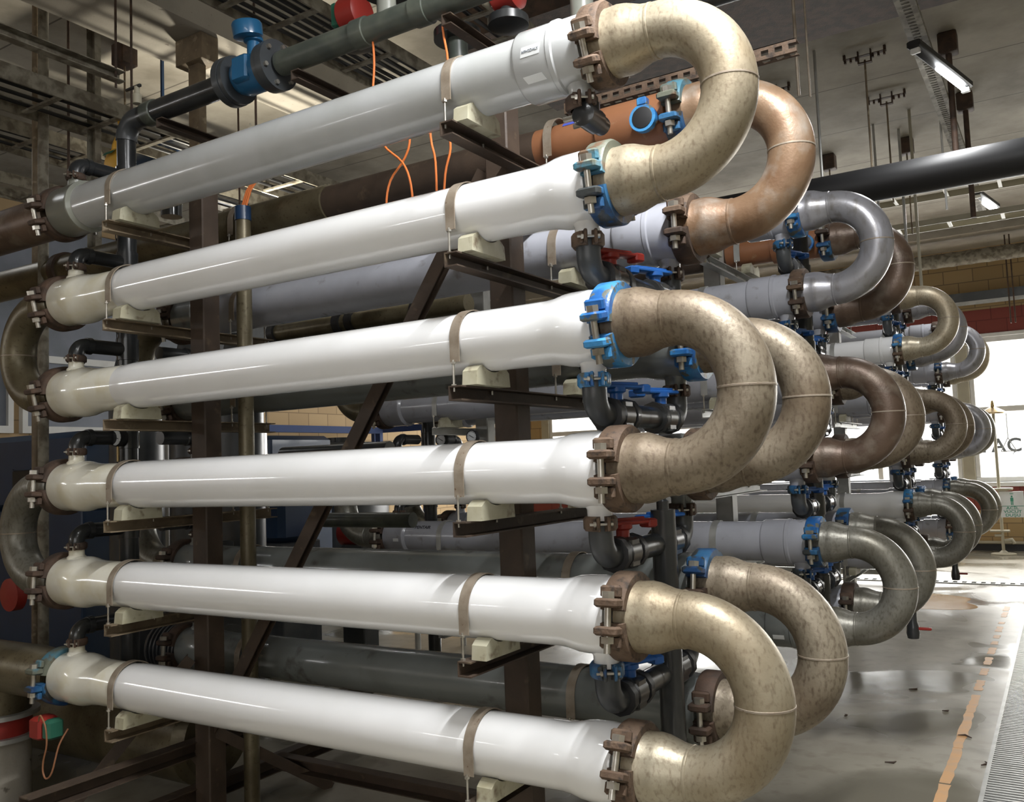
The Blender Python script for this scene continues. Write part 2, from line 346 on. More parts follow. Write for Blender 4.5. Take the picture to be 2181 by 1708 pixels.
# interior glazing in the left wall
for k, (y0, y1) in enumerate(((3.2, 5.45), (5.55, 7.6))):
    nwin += 1
    fr = MB()
    for (a, b_, c, d) in ((y0, y1, 2.16, 2.24), (y0, y1, 2.98, 3.06), (y0, y0 + .06, 2.24, 2.98), (y1 - .06, y1, 2.24, 2.98)): fr.box(XL, XL + .08, a, b_, c, d)
    f = struct('window_%d' % nwin, fr, 'white_paint'); MB().box(XL + .02, XL + .03, y0 + .04, y1 - .04, 2.2, 3.02).build('pane', 'pale_blue_panel', f)
struct('trim_8', MB().box(XL, XL + .05, 3.0, 8.2, 3.06, 4.6), 'pale_blue_panel')
struct('added_dark_trim', MB().box(XL, XL + .04, 8.2, YF - .05, 2.82, 4.6), 'charcoal_plastic')  # dark panel added to darken the upper blockwork, standing in for black clutter
struct('baseboard_back', MB().box(XL, XR, YF - .05, YF - .01, 0, .1), 'black_rubber')
# concrete beams under the ceiling
struct('trim_9', MB().box(-3.6, XR, 5.2, 6.75, 4.70, ZC), 'cast_darkrust')
struct('trim_10', MB().box(-5.15, -4.55, -1, 5.4, 4.50, ZC), 'concrete_grey')
struct('trim_11', MB().box(XL, XR, 14.4, YF, 4.72, ZC), 'concrete_grey')

# floor drain channels
g = thing('floor_grating', 'long steel drain grating running along the right edge of the floor', 'grating', (0, 0, 0))
fm = MB().box(-.445, -.425, 1.5, 11.4, .0, .012).box(-.02, 0, 1.5, 11.4, .0, .012).box(-.235, -.215, 1.5, 11.4, .001, .0115)
fm.build('frame', 'galvanised', g)
sl = MB()
y = 1.6
while y < 11.35:
    sl.box(-.425, -.02, y, y + .014, .001, .011); y += .034
sl.build('grate_bars', 'galvanised', g)['kind'] = 'stuff'
MB().box(-.425, -.02, 1.5, 11.4, .0002, .001).build('channel_bed', 'black_rubber', g)
g = thing('cross_drain_grating', 'narrow slotted drain grating crossing the floor below the far racks', 'grating', (0, 0, 0))
MB().box(-7, XR, 11.73, 11.745, 0, .012).box(-7, XR, 11.87, 11.885, 0, .012).build('frame', 'galvanised', g)
sl = MB(); x = -5.0
while x < 3: sl.box(x, x + .05, 11.745, 11.87, .001, .011); x += .1
sl.build('grate_bars', 'galvanised', g)['kind'] = 'stuff'
MB().box(-7, XR, 11.745, 11.87, .0002, .001).build('channel_bed', 'black_rubber', g)
ln = MB(); random.seed(3)
yy = 3.6
while yy < 10.2:
    L = random.uniform(.35, .8) if yy < 6.2 else random.uniform(.08, .3)
    pts = []; n = 9
    lx = [(-.60 + .045 * random.uniform(-.12, .12) - .026, yy + L * i / n) for i in range(n + 1)]
    rx_ = [(-.60 + random.uniform(.017, .03), yy + L * i / n) for i in range(n, -1, -1)]
    ln.prism(lx + rx_, .0004, .0016, 'Z'); yy += L + (random.uniform(.0, .06) if yy < 5.6 else random.uniform(.05, .3))
ramp_mat('orange_line_paint', (.62, .34, .14), (.52, .33, .18), .5, 0, 12, .4, .7)
tag(ln.build('floor_marking', 'orange_line_paint'), 'worn orange painted line on the concrete beside the steel drain grating', 'floor marking')
def puddle(name, cx, cy, rx, ry, mat, label, seed):
    random.seed(seed); ph = [random.uniform(0, 6.28) for _ in range(4)]
    poly = []
    for i in range(48):
        a = 2 * PI * i / 48; k = 1 + .13 * math.sin(2 * a + ph[0]) + .1 * math.sin(3 * a + ph[1]) + .05 * math.sin(5 * a + ph[2])
        poly.append((cx + rx * k * math.cos(a), cy + ry * k * math.sin(a)))
    tag(MB().prism(poly, .0005, .0018, 'Z').build(name, mat), label, 'puddle')
puddle('puddle', -1.55, 10.35, .75, .5, 'puddle_brown', 'shallow brown water puddle on the floor past the lowest bends', 5)
random.seed(12)
for k, (x, y, s_, a) in enumerate(((-1.0, 6.5, .05, .4), (-.75, 6.05, .03, .2), (-1.25, 5.7, .025, 1.2), (-.9, 4.95, .04, .1), (-.55, 5.55, .05, 2.3), (-.47, 5.1, .045, .9))):
    m = MB().tube([(x, y, .005), (x + s_ * math.cos(a), y + s_ * math.sin(a), .006), (x + 1.5 * s_ * math.cos(a + .5), y + 1.5 * s_ * math.sin(a + .5), .005)], [.003, .006, .002], 6)
    tag(m.build('debris_chip', 'cast_darkrust'), 'dark debris flake on the floor, ' + ('largest one in the open middle', 'small one close to the orange line', 'smallest one nearest the bends', 'curled one nearest the camera', 'one beside the orange line', 'one at the edge of the drain grating')[k], 'debris', 'debris flakes on the floor')

# ---------------------------------------------------------------- membrane racks
ZT = {i: 1.5745 + (4 - i) * .45 for i in range(1, 7)}
ROWS = {'A': 2.52, 'B': 3.22, 'C': 4.94, 'D': 5.69, 'E': 8.33, 'F': 9.06, 'G': 11.23, 'H': 11.96}
ROWN = {'A': 'front of nearest rack', 'B': 'rear of nearest rack', 'C': 'front of second rack', 'D': 'rear of second rack',
        'E': 'front of third rack', 'F': 'rear of third rack', 'G': 'front of farthest rack', 'H': 'rear of farthest rack'}
TN = {1: 'topmost pipe', 2: 'second pipe down', 3: 'third pipe down', 4: 'fourth pipe down', 5: 'fifth pipe down', 6: 'lowest pipe'}
XE0, XE1 = -4.103, -1.205; LEN = XE1 - XE0
def cyl_map(r, x0, ang, flip=False):                         # wrap lettering onto a pipe; ang measured from the front (-Y) upward
    def fn(c):
        X, Yv = (-c.x, -c.y) if flip else (c.x, c.y)
        a = ang + Yv / r; rr = r + .0006 + c.z
        return (x0 + X, -rr * math.cos(a), rr * math.sin(a))
    return fn
def patch(mb, r, x0, x1, a0, a1, t=.0012, n=8, sk=0.0):      # curved label lying on a pipe
    v = []
    for rr in (r + .0003, r + t):
        for i in range(n + 1):
            a = a0 + (a1 - a0) * i / n
            for x in (x0 + sk * i / n, x1 + sk * i / n): v.append((x, -rr * math.cos(a), rr * math.sin(a)))
    f = []; o = 2 * (n + 1)
    for i in range(n):
        a = 2 * i; f += [(a, a + 1, a + 3, a + 2), (o + a, o + a + 2, o + a + 3, o + a + 1), (a, a + 2, o + a + 2, o + a), (a + 1, o + a + 1, o + a + 3, a + 3)]
    f += [(0, o, o + 1, 1), (2 * n, 2 * n + 1, o + 2 * n + 1, o + 2 * n)]
    return mb.add(v, f)
def vessel(style, m_tube, m_end, m_end2=None, port_l=True, port_r=True, lean=40):
    def mk():
        t = thing('membrane_vessel', '', 'pressure vessel'); m2 = m_end2 or m_tube
        if style == 'bell':
            MB().lathe([(0, .100), (0, .115), (.008, .1165), (.085, .1165), (.10, .1195), (.145, .120), (.17, .118), (.20, .112), (.24, .106), (.30, .1025), (.47, .101), (.49, .098)], n=lean).build('end_fitting', m_end, t)
            MB().lathe([(.47, .1005), (.50, .1015), (.53, .1035), (.57, .1055), (2.695, .1055), (2.71, .1062), (2.74, .110), (2.775, .1185), (2.80, .1205)], n=lean).build('tube', m_tube, t)
            MB().lathe([(2.795, .1203), (2.80, .1208), (2.862, .1212), (2.868, .1195), (2.89, .1195), (2.898, .117), (2.898, .10)], n=lean).build('end_fitting', m2, t)
            rl, rr_ = .12, .12
        else:
            MB().lathe([(0, .1), (0, .118), (.006, .121), (.155, .121), (.16, .1245), (.175, .1245), (.18, .119), (.19, .110)], n=lean).build('end_fitting', m_end, t)
            MB().lathe([(.18, .108), (.19, .1085), (2.66, .1085), (2.67, .108)], n=lean).build('tube', m_tube, t)
            MB().lathe([(2.655, .108), (2.66, .117), (2.668, .1205), (2.785, .1205), (2.79, .1245), (2.805, .1245), (2.81, .1185), (2.89, .1185), (2.898, .116), (2.898, .1)], n=lean).build('end_fitting', m2, t)
            rl, rr_ = .12, .12
        if port_l: MB().lathe([(.10, .046), (.116, .044), (.124, .036), (.165, .034)], 'Z', 24, Matrix.Translation((.063, 0, 0))).build('port', m_end, t)
        if port_r: MB().lathe([(-.10, .048), (-.117, .046), (-.124, .041), (-.160, .040)], 'Z', 24, Matrix.Translation((2.85, 0, 0))).build('port', m2, t)
        return t
    return mk
def long_pipe(mat, r, x0, x1, sleeve=True):
    def mk():
        t = thing('feed_pipe', '', 'pipe')
        MB().lathe([(-1.80 - XE0 + XE0, r), (x1, r)], n=40).build('tube', mat, t)
        MB().lathe([(x0, r + .001), (-1.80, r + .001)], n=40).build('shaded_section', 'brown_steel', t)  # shade from the topmost front vessel, put into a darker brown
        if sleeve: MB().lathe([(x1 - .30, r), (x1 - .298, .104), (x1 - .004, .106), (x1, .10)], n=40).build('end_fitting', mat, t)
        return t
    return mk
# grooved clamp around the pipe axis X: two half rings with bolted lugs
def half_ring(r0, r1, w, a0, a1, n=22):
    rg = []
    prof = [(-w / 2, r0), (-w / 2, r1 - .006), (-w / 2 + .008, r1), (w / 2 - .008, r1), (w / 2, r1 - .006), (w / 2, r0)]
    for i in range(n + 1):
        a = a0 + (a1 - a0) * i / n
        rg.append([Vector((x, -q * math.cos(a), q * math.sin(a))) for x, q in prof])
    return MB().rings(rg)
def hexa(mb, cx, cy, z0, z1, r):
    return mb.prism([(cx + r * math.cos(PI / 3 * i), cy + r * math.sin(PI / 3 * i)) for i in range(6)], z0, z1, 'Z')
def clamp(mu, ml, r0=.108, r1=.136, w=.074, k=1.22):
    def mk():
        t = thing('pipe_clamp', '', 'pipe clamp')
        for nm, sg, mat in (('clamp_half', 1, mu), ('clamp_half', -1, ml)):
            h = half_ring(r0, r1, w, R(9) * sg, R(171) * sg)
            for s in (-1, 1):
                y0 = s * (r1 - .010 * k); y1 = s * (r1 + .034 * k)
                a, b_ = sorted((y0, y1)); z0, z1 = sorted((sg * .022 * k, sg * .044 * k))
                h.bbox(-w / 2, w / 2, a, b_, z0, z1, .005 * k)
                c0, c1 = sorted((s * (r1 - .012 * k), s * (r1 + .006 * k))); d0, d1 = sorted((sg * .044 * k, sg * .075 * k))
                h.bbox(-w / 2 + .004, w / 2 - .004, c0, c1, d0, d1, .005 * k)
            h.build(nm, mat, t)
        for s in (-1, 1):
            b = MB().lathe([(-.085 * k, .0085 * k), (.055 * k, .0085 * k)], 'Z', 12, Matrix.Translation((0, s * (r1 + .014 * k), 0)))
            hexa(b, 0, s * (r1 + .014 * k), .044 * k, .060 * k, .0165 * k); hexa(b, 0, s * (r1 + .014 * k), -.062 * k, -.046 * k, .0165 * k)
            b.build('bolt', 'zinc', t)
        return t
    return mk
def ubend(mat, weld=True):
    def mk():
        t = thing('return_bend', '', 'pipe bend'); Rr = .225
        MB().tube([(-.01, 0, Rr)] + arc((0, 0), Rr, R(90), R(-90), 40) + [(-.01, 0, -Rr)], .084, 36).build('bend', mat, t)
        for s in (1, -1):
            MB().lathe([(-.185, .105), (-.150, .107), (-.146, .1095), (-.143, .1095), (-.139, .107), (-.10, .109), (-.075, .105), (-.03, .089), (-.004, .085)], n=36, M=Matrix.Translation((0, 0, s * Rr))).build('reducer', mat, t)
            MB().lathe([(-.006, .084), (-.004, .0862), (.0, .0868), (.004, .0862), (.006, .084)], n=36, M=Matrix.Translation((0, 0, s * Rr)), caps=False).build('weld_seam', mat, t)
        MB().lathe([(-.004, .083), (-.0025, .0856), (.0025, .0856), (.004, .083)], 'Z', 36, Matrix.Translation((Rr, 0, 0)), caps=False).build('weld_seam', 'strap_steel', t)
        return t
    return mk
def strap(mat, r=.1095):
    def mk():
        t = thing('pipe_strap', '', 'strap'); w = .038; th = .004
        rg = []
        pts = [(-r, -.075, 0)] + [(-r * math.cos(a), r * math.sin(a), 1) for a in [PI * i / 28 for i in range(29)]] + [(r, -.075, 0)]
        for i, (y, z, q) in enumerate(pts):
            if q: n_ = Vector((0, y, z)).normalized()
            else: n_ = Vector((0, -1 if y < 0 else 1, 0))
            p = Vector((0, y, z))
            rg.append([p + Vector((-w / 2, 0, 0)), p + Vector((-w / 2, 0, 0)) + n_ * th, p + Vector((w / 2, 0, 0)) + n_ * th, p + Vector((w / 2, 0, 0))])
        MB().rings(rg).build('band', mat, t)
        for s in (-1, 1):
            b = MB().lathe([(-.175, .004), (-.068, .004)], 'Z', 10, Matrix.Translation((-.004, s * (r + .006), 0))); hexa(b, -.004, s * (r + .006), -.156, -.150, .009); hexa(b, -.004, s * (r + .006), -.082, -.075, .009)
            b.build('bolt', 'zinc', t)
        return t
    return mk
def saddle():
    t = thing('saddle_block', '', 'saddle block'); r = .109
    top = [(r * math.sin(a), -r * math.cos(a)) for a in [R(-37) + R(74) * i / 14 for i in range(15)]]
    poly = [(-.105, -.155), (.105, -.155), (.100, -.108), (.082, -.094)] + top[::-1] + [(-.082, -.094), (-.100, -.108)]
    MB().prism(poly, -.028, .030, 'X').build('block', 'saddle_plastic', t, ang=14)
    return t
def drain(hmat, hrot=0.0):
    def mk():
        t = thing('drain_valve', '', 'valve')
        MB().tube([(0, 0, -.165), (0, 0, -.215)] + [(0, .06 - .06 * math.cos(a), -.215 - .06 * math.sin(a)) for a in [R(90) * i / 8 for i in range(1, 9)]] + [(0, .085, -.275)], .0395, 22).build('elbow', 'charcoal_plastic', t)
        v = MB().lathe([(.080, .041), (.081, .052), (.110, .052), (.112, .046), (.122, .046), (.126, .054), (.195, .054), (.20, .046), (.208, .046), (.21, .056), (.240, .055), (.241, .042)], 'Y', 16, Matrix.Translation((0, 0, -.275)))
        v.bbox(-.045, .045, .125, .196, -.325, -.225, .008); v.build('valve_body', 'black_plastic', t)
        for yy in (.075, .206): MB().lathe([(yy, .050), (yy + .002, .058), (yy + .03, .058), (yy + .032, .050)], 'Y', 10, Matrix.Translation((0, 0, -.275))).build('union_nut', 'black_rubber', t)
        MB().tube([(0, .235, -.275), (0, .355, -.275)], .040, 20).build('link_pipe', 'black_plastic', t)
        M = Matrix.Translation((0, .16, -.275)) @ Matrix.Rotation(hrot, 4, 'Z')
        h = MB().lathe([(.04, .022), (.072, .022), (.078, .032), (.092, .032)], 'Z', 16, M)
        h.bbox(-.024, .024, -.075, .115, .088, .102, .004, M); h.bbox(-.027, .027, .095, .135, .074, .104, .005, M); h.bbox(-.006, .006, -.06, .095, .100, .112, .002, M)
        h.build('handle', hmat, t)
        return t
    return mk
def inlet():
    t = thing('inlet_elbow', '', 'pipe elbow')
    MB().tube([(0, 0, .168), (0, 0, .185)] + [(0, .05 - .05 * math.cos(a), .185 + .05 * math.sin(a)) for a in [R(90) * i / 8 for i in range(1, 9)]] + [(0, .235, .235)], .0355, 22).build('elbow', 'black_plastic', t)
    MB().lathe([(.05, .040), (.075, .042), (.08, .036)], 'Y', 22, Matrix.Translation((0, 0, .235))).build('socket', 'black_plastic', t)
    return t

VS = {}   # (style, tube material, end material)
for i in (2, 3, 4, 5, 6): VS['A', i] = ('bell', 'white_gloss', 'cream_gloss', 'white_gloss')
VS['A', 1] = ('collar', 'pale_grey_plastic', 'dusty_grey_plastic', 'pale_grey_plastic')
for i in range(2, 7): VS['B', i] = ('bell', 'mid_grey_plastic', 'mid_grey_plastic', 'mid_grey_plastic')
VS['B', 2] = ('collar', 'lilac_grey_plastic', 'mid_grey_plastic', 'lilac_grey_plastic')
for i in range(1, 7): VS['C', i] = ('collar', 'lilac_grey_plastic', 'lilac_grey_plastic', 'lilac_grey_plastic')
VS['C', 6] = ('collar', 'mid_grey_plastic', 'mid_grey_plastic', 'mid_grey_plastic')
for i in range(2, 7): VS['D', i] = ('collar', 'lilac_grey_plastic', 'lilac_grey_plastic', 'lilac_grey_plastic')
for r_ in 'EFGH':
    for i in range(1, 7): VS[r_, i] = ('collar', 'lilac_grey_plastic', 'lilac_grey_plastic', 'lilac_grey_plastic')
VS['E', 2] = ('collar', 'white_gloss', 'white_gloss', 'white_gloss'); VS['E', 5] = ('bell', 'white_gloss', 'white_gloss', 'white_gloss'); VS['D', 4] = VS['E', 5]
CN = {'white_gloss': 'white', 'pale_grey_plastic': 'pale grey', 'mid_grey_plastic': 'mid grey', 'lilac_grey_plastic': 'bluish grey'}
CR = {  # right-hand clamps: upper half, lower half, tilt
 'A': [('cast_rust', 'cast_rust', 22), ('worn_greenblue_paint', 'blue_dark_paint', 8), ('blue_paint', 'blue_paint', 12), ('cast_rust', 'cast_rust', -2), ('cast_rust', 'cast_rust', -8), ('cast_rust', 'cast_rust', -22)],
 'B': [('worn_greenblue_paint', 'blue_dark_paint', 5), ('cast_rust', 'cast_darkrust', 0), ('cast_rust', 'blue_paint', 0), ('cast_rust', 'cast_rust', 0), ('blue_dark_paint', 'cast_darkrust', -12), ('cast_darkrust', 'cast_darkrust', 0)],
 'C': [('blue_paint', 'blue_paint', 5), ('cast_rust', 'cast_darkrust', 10), ('blue_paint', 'blue_paint', 0), ('cast_rust', 'cast_darkrust', 0), ('blue_paint', 'blue_dark_paint', 0), ('cast_darkrust', 'cast_darkrust', 0)],
 'D': [('cast_darkrust', 'blue_dark_paint', 8), ('cast_rust', 'blue_dark_paint', 8), ('blue_dark_paint', 'cast_darkrust', 0), ('cast_darkrust', 'cast_darkrust', 0), ('blue_dark_paint', 'cast_darkrust', 0), ('cast_darkrust', 'cast_darkrust', 0)],
 'E': [('blue_dark_paint', 'cast_darkrust', 0), ('blue_paint', 'cast_rust', 5), ('cast_rust', 'cast_darkrust', 0), ('cast_darkrust', 'cast_darkrust', 0), ('blue_paint', 'cast_darkrust', 0), ('cast_darkrust', 'cast_darkrust', 0)],
 'F': [('cast_rust', 'cast_darkrust', 0), ('cast_darkrust', 'blue_dark_paint', 0), ('blue_dark_paint', 'cast_darkrust', 0), ('cast_rust', 'cast_darkrust', 0), ('blue_paint', 'cast_darkrust', 0), ('cast_darkrust', 'cast_darkrust', 0)],
 'G': [('cast_darkrust', 'blue_dark_paint', 0), ('blue_dark_paint', 'cast_darkrust', 0), ('cast_darkrust', 'cast_darkrust', 0), ('cast_darkrust', 'cast_darkrust', 0), ('blue_dark_paint', 'cast_darkrust', 0), ('cast_darkrust', 'blue_dark_paint', 0)],
 'H': [('cast_rust', 'cast_darkrust', 0), ('cast_darkrust', 'cast_darkrust', 0), ('cast_darkrust', 'cast_darkrust', 0), ('cast_rust', 'cast_darkrust', 0), ('blue_dark_paint', 'cast_darkrust', 0), ('cast_darkrust', 'cast_darkrust', 0)]}
MC = {'cast_rust': 'rusty brown', 'cast_darkrust': 'dark rusted', 'blue_paint': 'chipped bright blue', 'blue_dark_paint': 'chipped dark blue', 'worn_greenblue_paint': 'worn blue-green'}
UB = {'A': ('steel_beige', 'steel_brown', 'steel_beige'), 'B': ('steel_rust', 'steel_brown', 'steel_brown'), 'C': ('steel_lilac', 'steel_darkrust', 'steel_grey'),
      'D': ('steel_darkrust', 'steel_brown', 'steel_grey'), 'E': ('steel_beige', 'steel_brown', 'steel_grey'), 'F': ('steel_lilac', 'steel_brown', 'steel_grey'),
      'G': ('steel_lilac', 'steel_lilac', 'steel_grey'), 'H': ('steel_beige', 'steel_grey', 'steel_grey')}
UC = {'steel_beige': 'stained beige steel', 'steel_brown': 'brown-stained steel', 'steel_rust': 'orange-rusted steel', 'steel_lilac': 'smooth bluish grey steel', 'steel_darkrust': 'dark rust-brown steel', 'steel_grey': 'dirty grey steel', 'steel_olive': 'olive steel'}
BN = ('upper', 'middle', 'lower')
HM = {'A': {1: 'blue_plastic', 2: 'red_plastic', 3: 'blue_plastic', 4: 'red_plastic', 5: 'blue_plastic'}, 'B': {2: 'blue_plastic', 3: 'blue_plastic', 4: 'blue_plastic', 5: 'blue_plastic'}}
XSL, XSR = -3.618, -1.712
for rn, Y in ROWS.items():
    near = rn in 'AB'; rear = rn in 'BDFH'; far = rn in 'EFGH'
    zr = PI if rear else 0
    for i in range(1, 7):
        z = ZT[i]; where = ROWN[rn]
        if (rn, i) in (('B', 1), ('D', 1)):
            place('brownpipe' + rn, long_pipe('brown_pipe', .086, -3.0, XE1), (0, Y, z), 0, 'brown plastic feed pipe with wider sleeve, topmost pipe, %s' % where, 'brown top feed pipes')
        else:
            st = VS[rn, i]
            lab = '%s pressure vessel, %s, %s' % (CN[st[1]], TN[i], where)
            place(st + (far,), vessel(*st, lean=28 if far else 44), (XE0, Y, z), 0, lab, 'membrane pressure vessels')
        cm = CR[rn][i - 1]
        place(('clamp', cm[0], cm[1]), clamp(cm[0], cm[1]), (-1.168, Y, z), 0, '%s grooved clamp, right end of %s, %s' % (MC[cm[0]], TN[i], where), 'right-hand grooved clamps', rx=R(cm[2]))
        # straps and saddles
        place(('strap', near), strap('strap_steel' if near else 'galvanised'), (XSR, Y, z), 0, '%s steel strap on right part of %s, %s' % ('tan' if near else 'pale', TN[i], where), 'right-hand pipe straps')
        if not far or rn == 'E':
            place('saddle', saddle, (XSR + .05, Y, z), 0, 'cream saddle block under right part of %s, %s' % (TN[i], where), 'right-hand saddle blocks')
        if rn in 'ABCD':
            if (rn, i) != ('A', 3): place(('strap', near), strap('strap_steel'), (XSL, Y, z), 0, '%s steel strap on left part of %s, %s' % ('tan' if near else 'pale', TN[i], where), 'left-hand pipe straps')
            if rn in 'AC': place('saddle', saddle, (XSL + .05, Y, z), 0, 'cream saddle block under left part of %s, %s' % (TN[i], where), 'left-hand saddle blocks')
            if (rn, i) not in (('B', 1), ('D', 1)):
                lm = ('worn_greenblue_paint', 'blue_dark_paint') if (rn, i) == ('A', 6) else ('cast_darkrust', 'cast_darkrust')
                place(('clamp',) + lm, clamp(*lm), (XE0 - .037, Y, z), 0, '%s grooved clamp, left end of %s, %s' % (MC[lm[0]], TN[i], where), 'left-hand grooved clamps', rx=R(12 if i < 4 else -4))
            # top-left inlet elbows
            if (rn, i) not in (('B', 1), ('D', 1)):
                place('portclamp', clamp('cast_darkrust', 'cast_darkrust', .034, .047, .034, .42), (XE0 + .063, Y, z + .166), 0, 'small rusty clamp on top port of %s, %s' % (TN[i], where), 'small clamps on the top ports', rx=0)
                place('inlet', inlet, (XE0 + .063, Y, z), zr, 'black plastic elbow on top port of %s, %s' % (TN[i], where), 'black inlet elbows')
        # drain assemblies
        if not (rn, i) in (('B', 1), ('D', 1)) and i < 6:
            hm = HM.get(rn, {}).get(i, 'blue_plastic'); dm = {('A', 2): 'cast_rust', ('A', 3): 'blue_paint', ('A', 4): 'cast_rust', ('A', 5): 'blue_dark_paint', ('B', 3): 'cast_darkrust'}.get((rn, i), 'blue_dark_paint' if not near else 'cast_darkrust')
            place(('drainclamp', dm), clamp(dm, dm, .0375, .054, .046, .5), (XE0 + 2.85, Y, z - .168), 0, 'small %s clamp on bottom port of %s, %s' % (MC[dm], TN[i], where), 'small clamps on the bottom ports')
            if (rn, i) == ('A', 1): continue
            place(('drain', hm), drain(hm, R(-24)), (XE0 + 2.85, Y, z), zr, 'black drain valve with %s handle below %s, %s' % (hm.split('_')[0], TN[i], where), 'drain valves')
    for k in range(3):
        zm = (ZT[2 * k + 1] + ZT[2 * k + 2]) / 2; mt = UB[rn][k]
        place(('ub', mt), ubend(mt), (-.9906, Y, zm), 0, '%s right-hand return bend, %s of three, %s' % (UC[mt], BN[k], ROWN[rn]), 'right-hand return bends')
    if rn in 'ABCD':
        for k in range(2):
            zm = (ZT[2 * k + 2] + ZT[2 * k + 3]) / 2; mt = 'steel_grey' if k else 'steel_olive'
            place(('ub', mt), ubend(mt), (-4.32, Y, zm), PI, '%s left-hand return bend, %s of two, %s' % (UC[mt], ('upper', 'lower')[k], ROWN[rn]), 'left-hand return bends')
# rotate port clamps so that their axis is vertical
for o in list(COL.objects):
    if o.parent is None and o.get('group') in ('small clamps on the top ports', 'small clamps on the bottom ports'):
        o.rotation_euler = (0, R(90), R(35))

# small printed marks on vessels
def find(label):
    for o in COL.objects:
        if o.get('label') == label: return o
va1 = find('pale grey pressure vessel, topmost pipe, front of nearest rack')
st = patch(MB(), .1205, 2.695, 2.765, R(-8), R(8), sk=.006).build('sticker', 'paper_white', va1); st['label'] = 'white paper sticker'
text_obj('sticker_text', 'M9H2DALY', .0125, cyl_map(.122, 2.733, R(0)), 'ink_grey', st)
patch(MB(), .1205, 2.70, 2.77, R(-48), R(-36), sk=-.01).build('torn_sticker', 'paper_white', va1)
vb3 = find('mid grey pressure vessel, third pipe down, rear of nearest rack')
text_obj('printed_logo', 'PENTAIR', .036, cyl_map(.1062, 2.55, R(-26), True), 'ink_black', vb3)
MB().prism([(2.655, 0), (2.64, .012), (2.647, .012), (2.662, 0), (2.647, -.012), (2.64, -.012)], -.0, .0012, 'Z', Matrix.Translation((0, -.0965, -.0475)) @ Matrix.Rotation(R(64), 4, 'X')).build('printed_mark', 'ink_black', vb3)
vc5 = find('bluish grey pressure vessel, fifth pipe down, front of second rack')
text_obj('printed_logo', 'PENTAIR', .034, cyl_map(.1090, .335, R(40)), 'ink_black', vc5)
patch(MB(), .1212, .10, .145, R(-12), R(-2)).build('sticker', 'paper_white', vc5)
vc6 = find('mid grey pressure vessel, lowest pipe, front of second rack')
patch(MB(), .1212, 2.70, 2.76, R(-30), R(-18)).build('sticker', 'paper_white', vc6)
vb6 = find('mid grey pressure vessel, lowest pipe, rear of nearest rack')
patch(MB(), .1065, 2.62, 2.70, R(2), R(16)).build('sticker', 'paper_white', vb6)
bp = find('brown plastic feed pipe with wider sleeve, topmost pipe, rear of nearest rack')
patch(MB(), .0866, -1.66, -1.44, R(36), R(50)).build('blue_tape', 'tape_blue', bp)
# capped branch on the brown pipes
for o, nm in ((bp, 'nearest'), (find('brown plastic feed pipe with wider sleeve, topmost pipe, rear of second rack'), 'second')):
    br = MB().lathe([(-.105, .04), (-.150, .04)], 'Y', 24, Matrix.Translation((-1.27, 0, -.035))).build('branch_stub', 'brown_pipe', o)
    cp = MB().lathe([(-.165, .038), (-.164, .041), (-.150, .041)], 'Y', 24, Matrix.Translation((-1.27, 0, -.035))).build('end_cap', 'black_rubber', o)
    rg = MB().lathe([(-.162, .041), (-.162, .053), (-.135, .053), (-.135, .041)], 'Y', 24, Matrix.Translation((-1.27, 0, -.035)))
    rg.bbox(-1.29, -1.25, -.165, -.132, .013, .045, .004); rg.build('clamp_ring', 'blue_paint', o)

# horizontal feed pipes leaving the rack on the left
t = thing('supply_pipe', 'big rusty brown steel pipe leaving the topmost pipe at the left edge', 'pipe', (0, ROWS['A'], ZT[1]))
MB().lathe([(-7.5, .109), (-4.19, .109), (-4.165, .108)], n=36).build('tube', 'steel_darkrust', t)
t = thing('supply_pipe', 'dull olive steel pipe behind the nearest rack at the upper left', 'pipe', (0, ROWS['B'], ZT[1]))
MB().lathe([(-8.5, .098), (-3.0, .098)], n=36).build('tube', 'steel_olive', t)
MB().lathe([(-5.3, .1), (-5.3, .115), (-5.24, .115), (-5.24, .1)], n=36).build('band', 'cast_darkrust', t)
t = thing('supply_pipe', 'large dark stained pipe joined to the lowest white vessel by a blue clamp', 'pipe', (0, ROWS['A'], ZT[6]))
MB().lathe([(-5.6, .125), (-4.35, .125), (-4.25, .118), (-4.165, .108)], n=36).build('tube', 'steel_olive', t)
MB().lathe([(.447 - ZT[6], .15), (-.06, .15)], 'Z', 36, Matrix.Translation((-4.72, 0, 0))).build('down_leg', 'steel_olive', t)
MB().lathe([(-ZT[6], .15), (.313 - ZT[6], .15)], 'Z', 36, Matrix.Translation((-4.72, 0, 0))).build('lower_leg', 'concrete_grey', t)
t = thing('butterfly_valve', 'red butterfly valve between pale flanges under the dark pipe, lower left', 'valve', (-4.72, ROWS['A'], .38))
MB().lathe([(-.045, .155), (.045, .155)], 'Z', 32).build('valve_body', 'red_plastic', t)
for s in (-1, 1): MB().lathe([(s * .045, .19), (s * .045 + s * .022, .19)], 'Z', 32).build('flange', 'galvanised', t)
t = thing('valve_actuator', 'small red and green actuator box hanging below the lowest white vessel', 'actuator', (-4.13, 2.42, .46))
MB().bbox(-.06, .03, -.05, .05, -.05, .05, .012).build('red_housing', 'red_plastic', t)
MB().bbox(.031, .09, -.04, .04, -.045, .045, .012).build('green_housing', 'green_plastic', t)
MB().tube(smooth_path([(.03, -.05, .045), (.06, -.06, .075), (.10, -.06, .03), (.11, -.06, -.05), (.085, -.06, -.12), (.08, -.06, -.17), (.105, -.06, -.20), (.135, -.05, -.17), (.14, -.02, -.06), (.13, .03, .0)]), .004, 8).build('cable', 'brown_pipe', t)
t = thing('floor_main', 'very large dark pipe lying low along the floor behind lower left supports', 'pipe', (0, 3.05, .30))
MB().lathe([(-6.5, .24), (-3.75, .24), (-3.7, .20)], n=40).build('tube', 'steel_olive', t)

